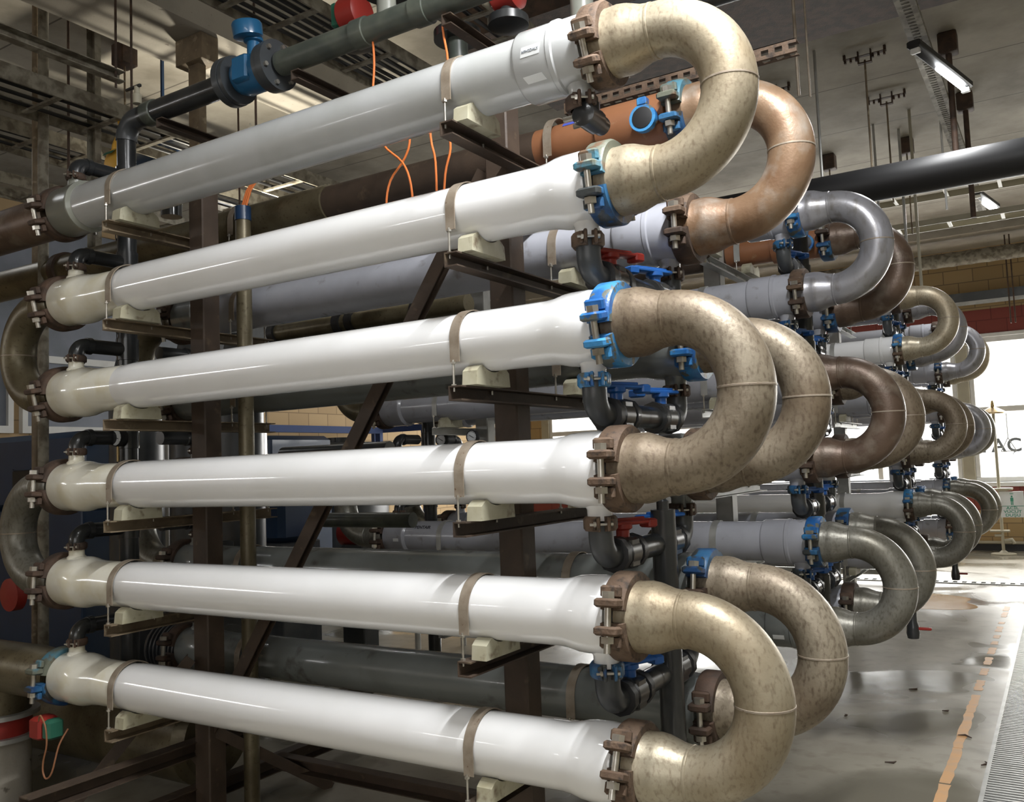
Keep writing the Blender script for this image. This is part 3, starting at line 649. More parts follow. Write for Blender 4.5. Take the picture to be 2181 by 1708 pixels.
# ---------------------------------------------------------------- rack frames
def frame(key, y0, y1, m_post, m_arm, label, full):
    t = thing('support_frame', label, 'steel frame', (0, 0, 0)); ym = (y0 + y1) / 2
    for x in (-3.53, -1.78):
        MB().bbox(x - .052, x + .052, ym - .05, ym + .05, 0, 3.0, .006).build('post', m_post, t)
        MB().bbox(x - .1, x + .1, ym - .1, ym + .1, 0, .015, .002).build('foot_plate', m_post, t)
    for x in (XSL + .02, XSR + .012):
        for i in range(1, 7):
            zt = ZT[i] - .156
            MB().channel((x, y0 - .135, zt - .025), (x, y1 + .135, zt - .025), .052, .05).build('arm', 'tan_steel' if full and x < -3 else m_arm, t)
    if full:
        MB().channel((-1.86, ym, 2.75), (-3.62, ym, .24), .06, .045, up=(0, 1, 0)).build('brace', m_post, t)
        MB().channel((-3.56, ym - .08, .75), (-3.98, ym - .55, .0), .05, .05).build('brace', m_post, t)
        MB().bar((-3.50, ym, .40), (-3.30, ym + .55, .0), .05, .05).build('brace', m_post, t)
        MB().channel((-3.60, y0 - .5, .32), (-3.60, y1 + .9, .32), .07, .07).build('base_beam', m_post, t)
        MB().channel((-3.60, y0 - .6, .10), (-3.60, y1 + .8, .10), .07, .08).build('base_beam', m_post, t)
        MB().channel((-3.52, y1 + .06, .14), (-1.2, y1 + .06, .14), .06, .07).build('base_beam', m_post, t)
    else:
        MB().bbox(-3.5, -1.8, ym - .03, ym + .03, .1, .16, .004).build('base_beam', m_post, t)
    return t
frame('1', ROWS['A'], ROWS['B'], 'brown_steel', 'brown_steel', 'dark brown steel support frame with posts, arms and brace of nearest rack', True)
frame('2', ROWS['C'], ROWS['D'], 'galvanised', 'galvanised', 'grey galvanised support frame of the second rack', False)
frame('3', ROWS['E'], ROWS['F'], 'galvanised', 'galvanised', 'grey galvanised support frame of the third rack', False)
frame('4', ROWS['G'], ROWS['H'], 'galvanised', 'galvanised', 'grey galvanised support frame of the farthest rack', False)

# manifolds
def manifold(x, y, z0, z1, label, r=.047, coll=()):
    t = thing('manifold_pipe', label, 'pipe', (x, y, 0))
    MB().lathe([(z0, r), (z1, r)], 'Z', 26).build('tube', 'black_plastic', t)
    for z in coll: MB().lathe([(z - .055, r), (z - .054, r + .006), (z + .054, r + .006), (z + .055, r)], 'Z', 26).build('tee_collar', 'black_plastic', t)
    return t
XM = XE0 + .063; YM = 2.80
t = manifold(XM, YM, .35, 3.36, 'tall black vertical manifold pipe at left end of the nearest rack', coll=[ZT[i] + .235 for i in range(1, 7)])
MB().tube([(0, 0, 3.355)] + [(.10 - .10 * math.cos(a), 0, 3.355 + .10 * math.sin(a)) for a in [R(90) * i / 8 for i in range(1, 9)]] + [(.16, 0, 3.455)], .053, 24).build('elbow', 'charcoal_plastic', t)
g_ = thing('pressure_gauge', 'round white pressure gauge with black case beside the fourth inlet elbow', 'gauge', (XM + .03, 2.72, ZT[4] + .235), R(8))
def gauge_parts(g_):
    MB().lathe([(.03, .02), (.02, .044), (-.012, .046), (-.018, .043), (-.018, .040), (-.008, .040)], 'Y', 32).build('case', 'black_rubber', g_)
    d = MB().lathe([(-.006, .040), (-.010, .040)], 'Y', 32).build('dial', 'dial_white', g_)
    MB().bar((.016, -.0125, -.008), (-.022, -.0125, .012), .002, .004, (0, 1, 0)).build('needle', 'ink_black', d)
    tk = MB()
    for k in range(11):
        a = R(225 - 27 * k); tk.bar((.030 * math.cos(a), -.0112, .030 * math.sin(a)), (.036 * math.cos(a), -.0112, .036 * math.sin(a)), .0015, .0015, (0, 1, 0))
    tk.build('scale_marks', 'ink_black', d)
    MB().lathe([(-.12, .007), (-.04, .007)], 'Z', 12).build('stem', 'brass', g_)
gauge_parts(g_)
t = manifold(XM, 5.31, 0, 3.0, 'black vertical manifold pipe at left end of the second rack', coll=[ZT[i] + .235 for i in range(2, 7)])
for k, (x, z) in enumerate(((XM + .36, 1.79), (XM + .62, 1.80))):
    g2 = dup(g_, (x, 4.99, z), 0, ('round gauge with black case behind white vessels, left of two on second rack', 'round gauge with black case, right of two on second rack')[k])
xd = XE0 + 2.85
manifold(xd + .02, 2.98, 0, 1.42, 'black vertical drain column right of the nearest rack post', .044)
t2 = thing('drain_fitting', 'small black fitting standing on top of the black drain column', 'fitting', (xd + .02, 2.98, 1.42))
MB().lathe([(0, .022), (.03, .022), (.035, .014), (.075, .014), (.08, .02), (.11, .02)], 'Z', 16).build('body', 'black_plastic', t2)
for rk, (a, b, nm) in enumerate((('C', 'D', 'second'), ('E', 'F', 'third'), ('G', 'H', 'farthest'))):
    manifold(xd, (ROWS[a] + ROWS[b]) / 2, .50, 2.9, 'black vertical drain manifold at right end of the %s rack' % nm, .05, coll=[ZT[i] - .275 for i in range(1, 6)])
    if a == 'G': continue
    tv = thing('bottom_drain_valve', 'small black ball valve with red handle under the lowest bend of the %s rack' % nm, 'valve', (-.83 if a == 'C' else -.93, ROWS[b], .60 if a == 'C' else .50))
    MB().lathe([(-.10, .022), (-.10, .032), (-.07, .038), (-.03, .034), (.0, .026), (.10, .026)], 'Z', 14).build('valve_body', 'black_plastic', tv)
    MB().bbox(.02, .10, -.012, .012, -.05, -.035, .003).bbox(-.005, .03, -.012, .012, -.06, -.035, .003).build('handle', 'red_plastic', tv)

# galvanised pole with blue cap band and conduit
t = thing('service_pole', 'weathered metal pole with blue top band standing behind the white vessels', 'pole', (-3.42, 3.02, 0))
MB().lathe([(0, .038), (2.90, .038)], 'Z', 24).build('tube', 'steel_olive', t)
MB().lathe([(2.87, .041), (2.94, .041)], 'Z', 24).build('cap_band', 'navy_paint', t)
for k in range(3):
    x = -3.43 + .014 * k
    tag(MB().tube([(x, 3.02, 2.86), (x + .01, 3.02, 2.95), (x + .03, 3.03, 3.02), (x + .06, 3.08, 3.12), (x + .20, 3.12, 3.16), (x + .5, 3.12, 3.16)], .006, 8).build('cable', 'orange_cable'), 'orange cable rising from top of the weathered pole, %s of three' % ('left one', 'middle one', 'right one')[k], 'cable', 'orange cables at the pole')
t = thing('steel_duct', 'shiny vertical steel duct standing behind the pole', 'duct', (-6.9, 6.2, 0)); MB().lathe([(0, .12), (2.1, .12)], 'Z', 28).build('tube', 'zinc', t)

# ---------------------------------------------------------------- overhead pipework
t = thing('header_pipe', 'long dark overhead header pipe carrying the blue flow meter', 'pipe', (0, YM, 3.455))
MB().lathe([(XM + .15, .055), (-3.26, .055)], n=28).build('tube', 'black_plastic', t)
MB().lathe([(-2.90, .055), (-.6, .055)], n=28).build('tube', 'olive_pvc', t)
for x in (-3.86, -2.45, -2.13): MB().lathe([(x, .055), (x + .002, .062), (x + .07, .062), (x + .072, .055)], n=28).build('collar', 'olive_pvc', t)
MB().lathe([(.03, .042), (.13, .04)], 'Z', 22, Matrix.Translation((-2.28, 0, 0))).build('tee_stub', 'dusty_grey_plastic', t)
MB().lathe([(.13, .10), (.16, .10)], 'Z', 28, Matrix.Translation((-2.28, 0, 0))).build('flange', 'black_plastic', t)
t = thing('flow_meter', 'blue inline flow meter with round blue head on the overhead pipe', 'flow meter', (-3.08, YM, 3.455))
b = MB().lathe([(-.10, .06), (-.085, .075), (-.05, .088), (.05, .088), (.085, .075), (.10, .06)], n=28)
b.bbox(-.05, .05, -.095, -.03, -.06, .06, .01); b.build('meter_body', 'meter_blue', t)
for s in (-1, 1):
    f = MB().lathe([(s * .10, .112), (s * .125, .112)], n=32); f.lathe([(s * .128, .115), (s * .165, .115)], n=32).build('flange', 'charcoal_plastic', t)
    bm_ = MB()
    for k in range(6):
        a = PI / 3 * k + .3; bm_.lathe([(s * .165, .011), (s * .178, .011)], n=6, M=Matrix.Translation((0, .09 * math.cos(a), .09 * math.sin(a))))
    bm_.build('bolts', 'zinc', t)
MB().lathe([(.08, .03), (.15, .03), (.155, .045), (.17, .045)], 'Z', 20).build('neck', 'meter_blue', t)
MB().lathe([(.165, .05), (.17, .068), (.225, .07), (.235, .065), (.24, .05), (.245, 0.001)], 'Z', 28, Matrix.Rotation(R(10), 4, 'X')).build('meter_head', 'meter_blue', t)
t = thing('header_pipe', 'second dark overhead pipe behind and below the flow meter pipe', 'pipe', (0, 3.3, 3.42))
MB().lathe([(-4.25, .06), (-.5, .06)], n=28).build('tube', 'black_plastic', t)
MB().tube([(-4.24, 0, 0)] + [(-4.25 - .09 * math.sin(a), 0, -.09 + .09 * math.cos(a)) for a in [R(90) * i / 8 for i in range(1, 9)]] + [(-4.34, 0, -.3)], .06, 24).build('elbow', 'black_plastic', t)
MB().lathe([(.03, .05), (.22, .05)], 'Z', 22, Matrix.Translation((-1.62, 0, 0))).build('tee_stub', 'dusty_grey_plastic', t)
MB().lathe([(-.13, .072), (-.128, .066), (.15, .066), (.152, .072)], n=26, M=Matrix.Translation((-1.62, 0, 0))).build('tee', 'dusty_grey_plastic', t)
MB().lathe([(.03, .048), (.16, .048)], 'Z', 22, Matrix.Translation((-2.27, 0, 0))).build('tee_stub', 'olive_pvc', t)
MB().lathe([(.16, .11), (.20, .11)], 'Z', 28, Matrix.Translation((-2.27, 0, 0))).build('flange', 'black_plastic', t)
for k, (x, y, z, lb) in enumerate(((-2.72, 3.1, 3.76, 'red valve actuator with green side above the overhead pipe, upper centre'), (-1.93, 3.2, 3.66, 'cream and red valve actuator above the overhead pipe near the bend'))):
    a_ = thing('valve_actuator', lb, 'actuator', (x, y, z))
    MB().lathe([(-.06, .075), (-.05, .085), (.05, .085), (.06, .07)], 'X', 24).build('housing', 'red_plastic', a_)
    (MB().bbox(-.10, -.062, -.06, .06, -.06, .06, .008)).build('side_cover', 'green_plastic' if k == 0 else 'cream_metal', a_)
    MB().lathe([(-.16, .05), (-.155, .09), (-.12, .09), (-.11, .04), (-.06, .03)], 'Z', 24).build('mount_flange', 'black_plastic', a_)
for (x, y0, y1, z, lb) in ((-3.72, 2.76, 3.5, 3.37, 'brown steel bracket under the overhead pipes left of the flow meter'), (-2.78, 2.76, 3.6, 3.36, 'brown steel bracket under the overhead pipes right of the flow meter'), (-1.95, 2.76, 3.6, 3.36, 'brown steel bracket crossing under the overhead pipes near the orange cable')):
    tag(MB().channel((x, y0, z), (x, y1, z), .045, .045).build('pipe_bracket', 'brown_steel'), lb, 'bracket')
# perforated strut channels
def perf(name, a, b, w, h, mat, label, slots=True):
    a = Vector(a); b = Vector(b); d = b - a; L = d.length; t = thing(name, label, 'strut', a, math.atan2(d.y, d.x))
    m = MB(); n = max(3, int(L / .05)); st_ = L / n
    m.box(0, L, -w / 2, -w / 2 + .003, -h / 2, -h / 2 + h * .3).box(0, L, -w / 2, -w / 2 + .003, h / 2 - h * .3, h / 2)
    for k in range(n): m.box(k * st_, k * st_ + st_ * .45, -w / 2, -w / 2 + .003, -h * .2, h * .2)
    m.box(0, L, -w / 2, w / 2, h / 2 - .003, h / 2)
    m.box(0, L, -w / 2 + .003, -w / 2 + w * .3, -h / 2, -h / 2 + .003).box(0, L, w / 2 - w * .3, w / 2, -h / 2, -h / 2 + .003)
    for k in range(n): m.box(k * st_, k * st_ + st_ * .45, -w / 2 + w * .3, w / 2 - w * .3, -h / 2, -h / 2 + .003)
    m.build('channel', mat, t); return t
perf('perforated_strut', (-1.74, 3.35, 3.13), (-.75, 3.35, 3.13), .05, .05, 'cast_rust', 'rusty perforated strut behind the topmost grey vessel and bend')
perf('perforated_strut', (-1.75, 4.2, 4.1), (-.3, 4.2, 4.1), .06, .06, 'cast_darkrust', 'dark perforated strut high behind the topmost bend')
# orange cables hanging behind the top vessels
oc = [([(-1.99, 2.8, 3.7), (-1.985, 2.8, 3.5), (-1.995, 2.8, 3.35), (-1.975, 2.8, 3.2), (-1.98, 2.79, 2.95), (-1.97, 2.79, 2.85), (-2.0, 2.79, 2.75), (-2.02, 2.79, 2.55)], 'right-hand orange cable hanging beside the strap of topmost vessel'),
      ([(-2.36, 2.8, 3.42), (-2.355, 2.8, 3.3), (-2.37, 2.8, 3.1), (-2.32, 2.8, 2.95), (-2.22, 2.8, 2.85), (-2.18, 2.8, 2.75), (-2.17, 2.8, 2.6)], 'orange cable looping left to right between top two vessels'),
      ([(-2.21, 2.83, 3.2), (-2.2, 2.83, 2.97), (-2.23, 2.83, 2.88), (-2.31, 2.83, 2.80), (-2.335, 2.83, 2.70), (-2.31, 2.83, 2.6)], 'orange cable bulging to the left between top two vessels'),
      ([(-2.09, 2.81, 3.2), (-2.08, 2.81, 2.93), (-2.06, 2.81, 2.82), (-2.06, 2.81, 2.6)], 'straight orange cable hanging between top two vessels')]
for P, lb in oc: tag(MB().tube(smooth_path(P), .0048, 8).build('cable', 'orange_cable'), lb, 'cable')

# ---------------------------------------------------------------- ceiling services
def tray(axis, c0, c1, a0, a1, z, h, mat, label, step=.3, cables=None):
    t = thing('cable_tray', label, 'cable tray', (0, 0, 0))
    for c in (c0, c1):
        (MB().box(c - .006, c + .006, a0, a1, z, z + h) if axis == 'Y' else MB().box(a0, a1, c - .006, c + .006, z, z + h)).build('side_rail', mat, t)
    a = a0 + .1
    r0 = (MB().box(c0 + .006, c1 - .006, a, a + .035, z + .005, z + .02) if axis == 'Y' else MB().box(a, a + .035, c0 + .006, c1 - .006, z + .005, z + .02)).build('rung', mat, t); k = 1
    while a + step * k < a1:
        c = r0.copy(); COL.objects.link(c); c.location = (0, step * k, 0) if axis == 'Y' else (step * k, 0, 0); k += 1
    if cables:
        for k in range(cables):
            c = c0 + (c1 - c0) * (k + .8) / (cables + .6)
            P = [((c + random.uniform(-.01, .01), a0 + (a1 - a0) * j / 8, z + .035) if axis == 'Y' else (a0 + (a1 - a0) * j / 8, c + random.uniform(-.01, .01), z + .035)) for j in range(9)]
            tag(MB().tube(P, .013, 8).build('cable', 'black_rubber'), 'black cable, %s, in %s' % (('leftmost', 'second from left', 'third from left', 'fourth from left', 'fifth from left', 'sixth from left')[k], label), 'cable', 'black cables in the ' + label)
    return t
random.seed(4)
tray('Y', -3.85, -3.42, .5, 4.9, 4.2, .08, 'dusty_channel', 'wide pale cable tray above the flow meter', .33, 6)
tray('Y', -2.98, -2.62, 1.5, 5.4, 4.25, .07, 'dusty_channel', 'pale cable tray right of the flow meter', .33, 4)
tray('Y', -5.42, -4.98, .5, 7.5, 3.90, .10, 'dusty_channel', 'long cable tray crossing the upper left corner', .4, 3)
tray('Y', -6.5, -6.1, 1, 9, 4.05, .10, 'dusty_channel', 'second long cable tray in the upper left corner', .4, 3)
tray('Y', -7.9, -7.5, 2, 11, 4.15, .10, 'dusty_channel', 'third long cable tray near the left wall', .45)
tag(MB().channel((-4.45, .5, 3.9), (-4.45, 3.06, 3.9), .06, .06).build('hanging_strut', 'dusty_channel'), 'dusty steel strut ending in mid air at upper left', 'strut')
tag(MB().tube([(-4.45, 3.02, 3.83), (-4.45, 3.02, ZC)], .007, 8).build('threaded_rod', 'cast_darkrust'), 'thin dark rod holding the free end of the dusty strut', 'rod')
for (x, y, z1, wd, mt, lb) in ((-5.75, 3.3, ZC, .022, 'tan_steel', 'round dusty pipe post, leftmost of the upright posts'), (-5.40, 3.15, ZC, .032, 'dusty_channel', 'pale dusty upright pipe next to the perforated post')):
    tag(MB().tube([(x, y, 0), (x, y, z1)], wd, 14).build('upright_post', mt), lb, 'post')
tag(MB().tube([(-5.45, 3.35, 3.2), (-5.45, 3.35, ZC)], .009, 8).build('threaded_rod', 'cast_darkrust'), 'dark threaded rod between pale pipe and perforated post', 'rod')
t = thing('perforated_post', 'tall perforated channel post hanging from the ceiling at upper left', 'post', (-5.28, 3.4, 0))
m = MB().box(-.045, .045, .04, .044, 2.75, ZC); zz = 2.78
m.box(-.045, -.041, 0, .04, 2.75, ZC).box(.041, .045, 0, .04, 2.75, ZC); m.build('channel', 'dusty_channel', t)
hm_ = MB(); 
while zz < 4.9: hm_.lathe([(.0385, .005), (.0395, .005)], 'Y', 8, Matrix.Translation((.0, 0, zz))); hm_.box(.02, .028, .036, .0398, zz + .02, zz + .03); zz += .045
hm_.build('holes', 'black_rubber', t)['kind'] = 'stuff'
for (x, y, z0, lb) in ((-4.35, 3.05, 3.4, 'thin rod rising beside the end of the dusty strut'), (-3.95, 3.6, 3.4, 'thin rod hanging left of the flow meter'), (-4.9, 4.3, 3.3, 'thin rod hanging from the concrete beam')):
    tag(MB().tube([(x, y, z0), (x, y, ZC)], .007, 8).build('threaded_rod', 'cast_darkrust'), lb, 'rod')
t = thing('hanging_channel', 'tan steel channel with head plate hanging below the concrete beam', 'post', (-4.72, 3.8, 0))
MB().channel((0, 0, 3.35), (0, 0, 4.32), .10, .06, up=(0, 1, 0)).build('channel', 'tan_steel', t); MB().bbox(-.13, .13, -.07, .07, 4.32, 4.50).build('head_plate', 'tan_steel', t)
def hanger(x, y, zl, lb, thick=.008, box=False, mat='tan_steel'):
    t = thing('rod_hanger', lb, 'hanger', (x, y, ZC))
    if box:
        MB().bbox(-.07, .07, -.07, .07, -.17, 0, .008).build('anchor_box', 'cast_darkrust', t)
    else:
        h = MB().box(-.17, .17, -.02, .02, -.045, -.04)
        for k in (-.155, -.11, -.065, .065, .11, .155): h.box(k - .008, k + .008, -.012, .012, -.075, -.045)
        h.box(-.055, -.045, -.02, .02, -.10, 0).box(.045, .055, -.02, .02, -.10, 0).box(-.055, .055, -.02, .02, -.11, -.10).box(-.17, -.15, -.015, .015, -.04, 0).box(.15, .17, -.015, .015, -.04, 0)
        h.build('bracket', 'cast_darkrust', t)
    MB().tube([(0, 0, -.08), (0, 0, zl - ZC)], thick, 10).build('rod', mat, t)
    return t
hanger(-1.2, 7.75, 3.7, 'bracket with thin rod on the ceiling, nearer of two beyond the top bends')
hanger(-1.2, 8.82, 3.9, 'bracket with thin rod on the ceiling, farther of two beyond the top bends')
hanger(-2.05, 8.0, 4.0, 'bracket partly hidden behind the rust-coloured top bend')
hanger(-2.04, 10.28, 3.9, 'dark box hanger far behind the rust-coloured top bend', box=True)
hanger(-1.23, 10.26, 3.9, 'small dark box hanger just above the black horizontal pipe', box=True)
hanger(-.58, 7.85, 3.75, 'dark box hanger with thick rod beside the nearer tube lamp', .024, True, 'cast_darkrust')
hanger(-.58, 9.29, 3.75, 'dark box hanger with thick rod under the end of the nearer tube lamp', .024, True, 'cast_darkrust')
hanger(-5.96, 4.12, 4.3, 'dark box hanger on the ceiling at upper left', box=True)
for (x, y, z0, r, mt, lb) in ((-1.13, 5.0, 3.6, .009, 'strap_steel', 'thin vertical rod, left one of the close pair behind the top bend'), (-1.08, 5.05, 3.6, .006, 'strap_steel', 'thin vertical rod, right one of the close pair behind the top bend'), (-1.55, 7.5, 3.6, .012, 'galvanised', 'pale rod hanging in the middle of the ceiling gap'), (-.74, 8.6, 3.7, .010, 'white_paint', 'white rod hanging beside the perforated strip'),
        (-1.45, 9.6, 3.2, .012, 'galvanised', 'pale rod below the black pipe, leftmost of three'), (-1.25, 9.9, 3.1, .014, 'galvanised', 'pale rod below the black pipe, middle of three'), (-1.08, 9.4, 3.0, .014, 'cream_metal', 'pale rod reaching down to the beige far bend, rightmost of three')):
    tag(MB().tube([(x, y, z0), (x, y, ZC)], r, 10).build('hanging_rod', mt), lb, 'rod')
t = thing('overhead_main', 'large black horizontal pipe running under the ceiling on the right', 'pipe', (0, 7.1, 3.62))
MB().lathe([(-9, .13), (XR, .13)], n=32).build('tube', 'black_rubber', t)
perf('perforated_strip', (-.66, 4.5, 4.42), (-.66, 12.5, 4.42), .12, .04, 'dusty_channel', 'long perforated metal strip carrying the ceiling lamps')
def lamp(x0, y0, x1, y1, z, lb, power=60):
    rod = x0 > -.3 or x0 < -1
    L = math.hypot(x1 - x0, y1 - y0); t = thing('tube_lamp', lb, 'lamp', (x0, y0, z), math.atan2(y1 - y0, x1 - x0))
    MB().bbox(0, L, -.045, .045, 0, .05, .008).build('housing', 'black_rubber', t)
    MB().tube([(.42 * L, 0, -.02), (L - .08, 0, -.02)], .034 if y0 > 10 else .018, 12).build('tube', 'lit_tube', t)
    for x in (.02, L - .05): MB().bbox(x, x + .03, -.03, .03, -.035, 0, .003).build('end_holder', 'white_paint', t)
    MB().tube([(L * .3, 0, .05), (L * .3, 0, ZC - z if rod else .095)], .008, 8).build('hanger_rod', 'galvanised', t)
    l = bpy.data.lights.new('tube_light', 'AREA'); l.shape = 'RECTANGLE'; l.size = L; l.size_y = .08; l.energy = power; l.color = (.99, .995, 1.0)
    o = bpy.data.objects.new('tube_light', l); COL.objects.link(o); o.parent = t; o.location = (L / 2, 0, -.045)
    return t
lamp(-.68, 6.39, -.44, 7.41, 4.3, 'tube lamp with black housing hanging from the strip, nearer of two', 30)
lamp(-.62, 10.6, -.48, 11.4, 4.3, 'brightly glowing tube lamp, farther of two on the right', 40)
for k, (x, y) in enumerate(((-.3, 1.2), (1.6, 1.2), (-2.2, .6), (1.0, -1.5), (-6.4, 5.4), (-7.5, 2.2))):
    lamp(x, y, x + (1.2 if k == 2 else 0), y + (0 if k == 2 else 1.2), 4.35, ('tube lamp on the ceiling just in front of the nearest rack', 'tube lamp on the ceiling right of the camera', 'tube lamp on the ceiling left of the camera', 'tube lamp on the ceiling behind the camera', 'tube lamp above the trays at upper left', 'tube lamp near the left wall')[k], (200, 22, 14, 16, 10, 4)[k])
# far trays, duct, wall services
tray('X', 10.1, 10.45, -4.5, XR, 4.28, .07, 'cream_metal', 'cream cable tray under the far ceiling, upper one', .5)
tray('X', 10.3, 10.6, -4.5, XR, 3.98, .06, 'cream_metal', 'cream cable tray under the far ceiling, lower one', .5)
t = thing('insulated_duct', 'pale ribbed insulated duct along the top of the far wall', 'duct', (0, 14.7, 4.42))
pr_ = [(-9.8, .10)]
x = -9.7
while x < XR: pr_ += [(x, .105), (x + .06, .112), (x + .12, .105)]; x += .24
MB().lathe(pr_, n=24).build('casing', 'dusty_channel', t)
t = thing('wall_channel', 'dark cable channel with pale lip fixed along the far wall', 'channel', (0, 0, 0))
MB().box(XL, XR, YF - .22, YF, 3.84, 4.00).build('trough', 'charcoal_plastic', t); MB().box(XL, XR, YF - .235, YF - .22, 3.80, 3.86).build('lip', 'galvanised', t)
for k, x in enumerate((-.55, -.49)):
    tag(MB().tube([(x, 14.9, 3.4), (x, 14.9, ZC)], .010, 8).build('hanging_rod', 'cast_darkrust'), ('thin dark rod hanging at the far wall, left of pair', 'thin dark rod hanging at the far wall, right of pair')[k], 'rod')

# ---------------------------------------------------------------- far wall things
t = thing('emergency_shower', 'steel emergency shower on a tall pole at the far wall', 'shower', (-.88, 15.05, 0))
MB().lathe([(0, .17), (.015, .17), (.03, .06), (.06, .03)], 'Z', 28).build('base_disc', 'cream_metal', t)
MB().tube([(0, 0, .05), (0, 0, 2.16)], .022, 14).build('pole', 'cream_metal', t)
MB().lathe([(2.08, .185), (2.10, .18), (2.15, .10), (2.19, .03), (2.24, .025), (2.28, .012)], 'Z', 28, Matrix.Translation((0, -.05, 0))).build('shower_head', 'brass', t)
MB().tube([(-.0, 0, .28), (-.10, -.02, .28)], .02, 12).bbox(-.16, .1, -.05, .05, .33, .36, .004).build('foot_pedal', 'cream_metal', t)
MB().tube([(.02, 0, .2), (.12, 0, .22), (.15, 0, .16)], .026, 12).build('drain_elbow', 'cream_metal', t)
MB().lathe([(.93, .03), (.95, .12), (.98, .13), (.985, .03)], 'Z', 20, Matrix.Translation((.06, -.05, 0))).build('eyewash_bowl', 'cream_metal', t)
for (a, b) in (((.17, -.06, 2.10), (.17, -.06, 1.72)), ((.17, -.06, 1.72), (.07, -.06, 1.52)), ((.07, -.06, 1.52), (.27, -.06, 1.52)), ((.27, -.06, 1.52), (.17, -.06, 1.72))):
    MB().tube([a, b], .006, 6).build('pull_handle', 'galvanised', t)
t = thing('shower_sign', 'white and green emergency shower sign reading ACİL VÜCUT DUŞU', 'sign', (-.72, 14.98, .74), R(0))
MB().bbox(-.155, .155, -.004, .004, -.19, .19, .002).build('plate', 'paper_white', t)
MB().box(-.155, .155, -.0055, -.0041, -.03, -.022).build('divider', 'sign_green', t)
m = MB().lathe([(-.0065, .013), (-.0045, .013)], 'Y', 16, Matrix.Translation((0, 0, .115))); m.box(-.02, .02, -.0065, -.0045, .045, .098).box(-.016, -.003, -.0065, -.0045, -.01, .045).box(.003, .016, -.0065, -.0045, -.01, .045); m.build('figure_symbol', 'sign_green', t)
m = MB()
for k in range(5): m.box(-.02 + k * .009, -.017 + k * .009, -.0065, -.0045, .14, .155)
m.box(-.025, .025, -.0065, -.0045, .158, .165); m.build('shower_symbol', 'sign_green', t)
for k, s in enumerate(('ACİL', 'VÜCUT', 'DUŞU')): text_obj('lettering', s, .056, lambda c, k=k: (c.x * 1.25, -.0055 - c.z, c.y - .055 - .052 * k), 'sign_green', t)
t = thing('window_lettering', 'large grey letters on the far window, mostly hidden by the shower', 'lettering', (-.87, 15.58, 1.60))
text_obj('letter', 'A', .29, lambda c: (c.x, -c.z, c.y), 'ink_grey', t, .004); text_obj('letter', 'Ç', .29, lambda c: (c.x + .21, -c.z, c.y), 'ink_grey', t, .004); text_obj('letter', 'T', .29, lambda c: (c.x - .20, -c.z, c.y), 'ink_grey', t, .004)
tag(MB().tube([(XL, YF - .08, .13), (XR, YF - .08, .13)], .025, 12).build('wall_pipe', 'cream_metal'), 'thin pipe along the foot of the far wall', 'pipe')
for k, (x, y, wx_, h) in enumerate(((-3.4, 14.6, 1.2, .75), (-1.75, 14.7, .7, .6))):
    c = thing('cardboard_box', ('wide tan crate against the far wall seen under the racks', 'small tan crate at the far wall seen through a low bend')[k], 'box', (x, y, 0))
    MB().bbox(-wx_ / 2, wx_ / 2, -.3, .3, 0, h, .01).build('body', 'wood_tan', c); MB().bbox(-wx_ / 2 - .01, wx_ / 2 + .01, -.31, .31, h, h + .05, .006).build('lid', 'wood_tan', c)

# ---------------------------------------------------------------- left background
def tank(name, x, y, rx, ry, z0, z1, mat, lb, m2='charcoal_plastic'):
    t = thing(name, lb, 'pump unit', (x, y, 0))
    MB().bbox(-rx, rx, -ry, ry, z0 + .55 * (z1 - z0), z1, .05).build('hood', mat, t); MB().bbox(-rx + .02, rx - .02, -ry + .02, ry - .02, 0, z0 + .55 * (z1 - z0), .01).build('base_cabinet', m2, t)
    MB().bbox(-rx * .3, rx * .1, -ry - .01, -ry + .03, z0 + .6 * (z1 - z0), z0 + .8 * (z1 - z0), .02).build('vent', 'black_rubber', t); return t
tank('blower_unit', -7.35, 4.6, .75, .45, .6, 2.0, 'navy_paint', 'dark blue blower hood behind the left return bends', 'navy_paint')
tank('blower_unit', -7.9, 7.3, .55, .5, .6, 2.02, 'navy_paint', 'dark blue cabinet between the pole and the tan block wall', 'navy_paint')
t = thing('round_tank', 'low round black tank lid beside the blue cabinet', 'tank', (-8.0, 8.6, 0))
MB().lathe([(0, .62), (1.85, .62), (1.92, .60), (1.96, .5), (1.97, .1)], 'Z', 36).build('shell', 'charcoal_plastic', t); MB().lathe([(1.97, .2), (2.03, .2)], 'Z', 24).build('lid', 'black_plastic', t)
for k, (y, x0, x1, z) in enumerate(((11.2, -9.7, -8.6, 2.2),)):
    tag(MB().box(x0, x1, y, y + .06, z, z + .1).box(x0, x0 + .07, y, y + .06, 0, z).box(x1 - .07, x1, y, y + .06, 0, z).build('blue_gantry', 'beam_blue'), ('blue steel gantry bar in front of tan blocks, farther', 'blue steel gantry bar in front of tan blocks, nearer')[k], 'gantry')
tag(MB().box(-9.3, -9.2, 8.3, 10.9, 2.17, 2.27).box(-9.3, -9.2, 8.3, 8.37, 0, 2.17).box(-9.3, -9.2, 10.83, 10.9, 0, 2.17).build('blue_gantry', 'beam_blue'), 'long blue steel gantry beam seen between the vessels', 'gantry')
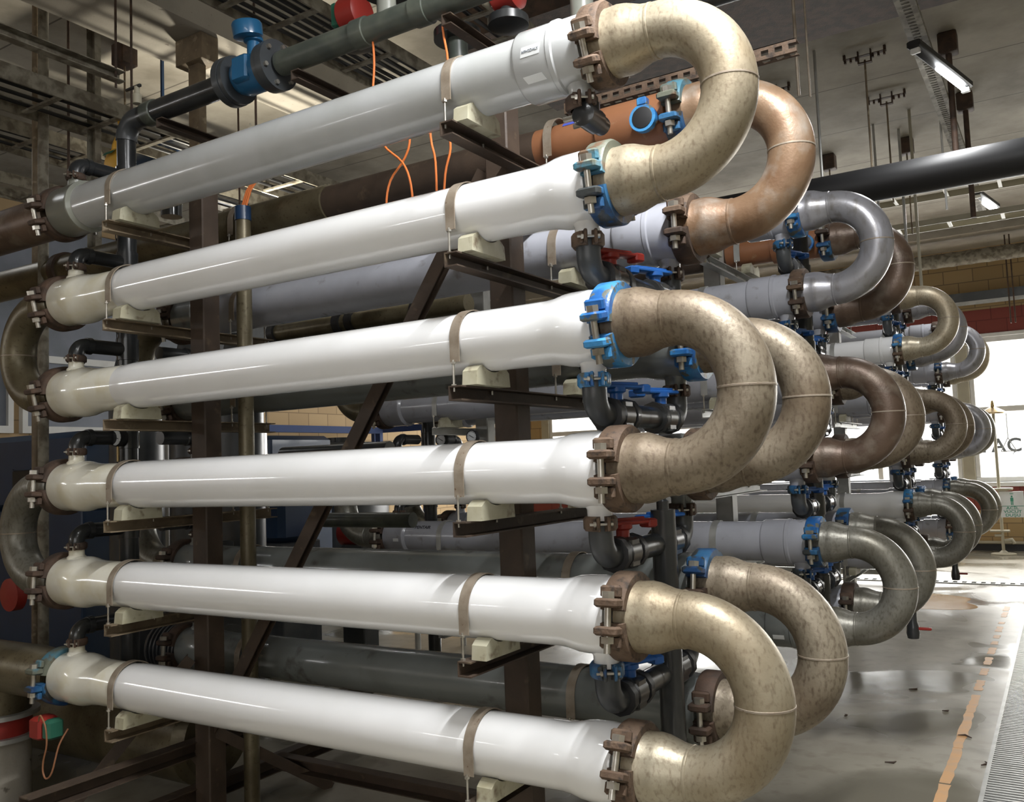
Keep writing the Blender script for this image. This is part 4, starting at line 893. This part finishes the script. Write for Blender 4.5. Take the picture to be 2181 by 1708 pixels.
for k, (x, y, r, z0, z1) in enumerate(((-6.1, 4.3, .2, 2.25, 2.72), (-5.5, 4.35, .17, 2.2, 2.68), (-5.05, 4.4, .17, 2.2, 2.62))):
    t = thing('filter_pot', ('black cone-topped filter with orange cap behind the left arms', 'black filter vessel next to the orange-capped one', 'black filter vessel beside the left post')[k], 'filter', (x, y, 0))
    MB().lathe([(0, r), (z0, r), (z0 + .05, r), (z1 - .05, r * .55), (z1, r * .5)], 'Z', 28).build('shell', 'charcoal_plastic', t)
    if k == 0: MB().lathe([(z1, .055), (z1 + .12, .055)], 'Z', 20).build('cap', 'orange_plastic', t)
# pump motors low behind the left ends
for k, (x, y, z) in enumerate(((-4.75, 4.0, .95), (-4.5, 3.62, .55))):
    t = thing('pump_motor', ('black ribbed pump motor behind the two lowest white vessels', 'black pump motor low behind the lowest white vessel')[k], 'motor', (x, y, 0))
    pf = [(-.38, .10), (-.37, .15)]
    for q in range(12): pf += [(-.34 + q * .035, .165), (-.34 + q * .035 + .012, .165), (-.34 + q * .035 + .014, .15), (-.34 + q * .035 + .03, .15)]
    pf += [(.12, .15), (.2, .17), (.24, .17), (.25, .08)]
    MB().lathe(pf, n=30, M=Matrix.Translation((0, 0, z))).build('housing', 'charcoal_plastic', t)
    MB().bbox(-.2, .1, -.16, .16, 0, z - .14, .01).build('plinth', 'charcoal_plastic', t)
    MB().bbox(-.12, .02, -.06, .06, z + .14, z + .22, .01).build('terminal_box', 'black_plastic', t)
for k, (x, y, z, r, L_) in enumerate(((-3.9, 4.15, 1.72, .05, .9), (-3.6, 4.1, 1.3, .045, .7), (-4.5, 4.1, 2.38, .06, 1.6))):
    tag(MB().lathe([(-L_ / 2, r), (L_ / 2, r)], n=20, M=Matrix.Translation((x, y, z))).build('service_pipe', 'olive_pvc' if k else 'black_plastic'), ('black service pipe behind the fourth white vessel', 'olive service pipe below the fourth white vessel', 'olive service pipe behind the left post')[k], 'pipe')
t = thing('brass_pipe', 'dull metallic pipe with black clamps below the second rear vessel', 'pipe', (0, 4.02, 2.50))
MB().lathe([(-4.3, .055), (-2.75, .055)], n=24).build('tube', 'steel_olive', t)
for x in (-4.28, -3.72, -3.62, -3.12): MB().lathe([(x, .055), (x, .072), (x + .05, .072), (x + .05, .055)], n=24).build('clamp', 'black_rubber', t)
def chain(x, y, z0, z1, lb):
    m = MB(); z = z1; k = 0
    while z > z0:
        ring = []
        for j in range(14):
            a = 2 * PI * j / 14; c, s = .011 * math.cos(a), .018 * math.sin(a) + (.007 if math.sin(a) > 0 else -.007)
            ring.append((x + (c if k % 2 else 0), y + (0 if k % 2 else c), z + s))
        P = [Vector(p) for p in ring]; rg = []
        for j in range(14):
            tdir = (P[(j + 1) % 14] - P[j - 1]).normalized(); n1 = Vector((0, 1, 0)) if k % 2 else Vector((1, 0, 0)); n2 = tdir.cross(n1)
            rg.append([P[j] + (n1 * math.cos(q * PI / 3) + n2 * math.sin(q * PI / 3)) * .0035 for q in range(6)])
        m.rings(rg, closed=True); z -= .038; k += 1
    t = thing('hoist_chain', lb, 'chain', (0, 0, 0)); o = m.build('links', 'black_rubber', t); o['kind'] = 'stuff'
chain(-5.08, 3.45, 1.3, 3.54, 'black hoist chain hanging behind the left ends, left one')
chain(-4.99, 3.45, 1.3, 3.54, 'black hoist chain hanging behind the left ends, right one')
t = thing('chain_hoist', 'yellow chain hoist block with hook at upper left', 'hoist', (-5.05, 3.45, 3.62))
MB().lathe([(-.05, .02), (-.045, .10), (.045, .10), (.05, .02)], 'Y', 24).build('block', 'yellow_paint', t)
MB().tube(smooth_path([(-.06, 0, .07), (-.05, 0, .14), (.0, 0, .20), (.02, 0, .27), (-.02, 0, .32), (-.06, 0, .32)]), [.014 + .006 * math.sin(i / 20 * PI) for i in range(21)], 10).build('hook', 'yellow_paint', t)
patch(MB(), .1, -.05, .05, R(30), R(60)).build('nameplate', 'green_plastic', t)
t = thing('hoist_motor', 'dark blue hoist motor under the trays at upper left', 'motor', (-5.75, 4.3, 3.98))
MB().lathe([(-.25, .12), (-.22, .16), (.2, .16), (.26, .10)], n=24).build('housing', 'navy_paint', t); MB().bbox(-.1, .1, -.06, .06, .14, .22, .01).box(-.01, .01, -.01, .01, .2, ZC - 3.98).build('bracket', 'navy_paint', t)
t = thing('red_valve', 'red valve wheel at the left edge beside the lower bend', 'valve', (-5.55, 3.05, .92))
MB().lathe([(-.04, .02), (-.03, .10), (.03, .10), (.04, .02)], 'Y', 24).build('wheel', 'red_plastic', t); MB().tube([(0, 0, 0), (0, .2, 0)], .02, 10).build('stem', 'black_plastic', t)
t = thing('valve_key', 'small brass-coloured tap on the header pipe elbow', 'tap', (XM + .12, YM - .02, 3.52))
MB().lathe([(0, .022), (.05, .022), (.055, .014), (.09, .014)], 'Z', 14).build('body', 'cream_metal', t); MB().bbox(-.09, .03, -.008, .008, .085, .1, .003).build('handle', 'black_plastic', t)

t = thing('added_uplight', 'small added uplight behind the topmost vessel brightening the upper left ceiling', 'lamp', (-5.35, 4.75, 3.05))  # uplight added for the ceiling glow, kept out of view behind the vessel
MB().lathe([(-.06, .03), (-.05, .07), (.0, .09), (.0, .08), (-.04, .05)], 'Z', 20).build('added_reflector', 'charcoal_plastic', t)
MB().tube([(0, 0, -.05), (0, 0, -3.05)], .015, 10).build('added_stand', 'charcoal_plastic', t)
MB().lathe([(-.03, .03), (.0, .045), (.02, .03), (.03, .001)], 'Z', 16).build('bulb', 'lit_tube', t)
l = bpy.data.lights.new('uplight_fill', 'SPOT'); l.energy = 230; l.color = (1, .93, .78); l.spot_size = R(120); l.spot_blend = .8; l.shadow_soft_size = .05
o = bpy.data.objects.new('uplight_fill', l); COL.objects.link(o); o.parent = t; o.location = (0, 0, .06); o.rotation_euler = (R(180), 0, 0)
t = thing('drain_valve', 'black drain valve directly below topmost pipe, front of nearest rack', 'valve', (XE0 + 2.87, ROWS['A'] + .01, ZT[1] - .215))
MB().lathe([(-.05, .03), (-.045, .04), (.045, .04), (.05, .03)], 'Y', 16).build('valve_body', 'black_plastic', t)
MB().lathe([(.0, .036), (.045, .036)], 'Z', 18).build('neck', 'black_plastic', t)
MB().tube([(0, .04, 0), (0, .09, 0)], .032, 18).build('outlet', 'black_plastic', t)
for yy in (-.035, .035): MB().tube([(-.075, yy, .0), (.02, yy, .0)], .009, 8).build('bolt', 'zinc', t)

# lamps on the walls behind the camera, seen as streaks on the glossy vessels
def wall_lamp(loc, rz, L, power, lb):
    t = thing('wall_lamp', lb, 'lamp', loc, rz)
    MB().bbox(-L / 2, L / 2, -.08, -.02, -.05, .05, .01).build('housing', 'white_paint', t)
    MB().tube([(-L / 2 + .05, 0, 0), (L / 2 - .05, 0, 0)], .016, 12).build('tube', 'lit_tube', t)
    l = bpy.data.lights.new('tube_light', 'AREA'); l.shape = 'RECTANGLE'; l.size = L; l.size_y = .06; l.energy = power; l.color = (.99, .995, 1.0)
    o = bpy.data.objects.new('tube_light', l); COL.objects.link(o); o.parent = t; o.location = (0, .03, 0); o.rotation_euler = (R(90), 0, 0)
wall_lamp((XL + .1, -2.4, 2.75), R(-90), 2.4, 26, 'tube lamp on the left wall behind the camera')
wall_lamp((-7.6, YB + .1, 3.1), 0, 1.2, 8, 'tube lamp on the wall behind the camera')

tank('blower_unit', -5.95, 5.6, .30, .25, .5, 1.42, 'navy_paint', 'small dark blue pump hood seen between the fourth and fifth white vessels')
a_ = thing('red_motor', 'red pump motor seen low between the fourth and fifth white vessels', 'motor', (-5.35, 6.0, 1.05))
MB().lathe([(-.20, .06), (-.18, .12), (.12, .12), (.14, .09), (.24, .08)], n=24).build('housing', 'red_plastic', a_)
MB().bbox(-.15, .1, -.1, .1, -1.05, -.10, .01).build('plinth', 'charcoal_plastic', a_)
for k, (x, y) in enumerate(((-6.55, 4.9), (-6.4, 4.9), (-4.98, 6.3), (-4.7, 6.6), (-4.45, 6.5))):
    tag(MB().tube([(x, y, 0), (x, y, 2.05 if k < 2 else 1.25)], .026, 12).build('upright_pipe', 'white_paint' if k != 1 else 'dusty_channel'), ('pale upright pipe behind the pressure gauge, left one', 'dusty upright pipe behind the pressure gauge, right one', 'short pale upright pipe behind the second rack, left of three', 'short pale upright pipe behind the second rack, middle of three', 'short pale upright pipe behind the second rack, right of three')[k], 'pipe')
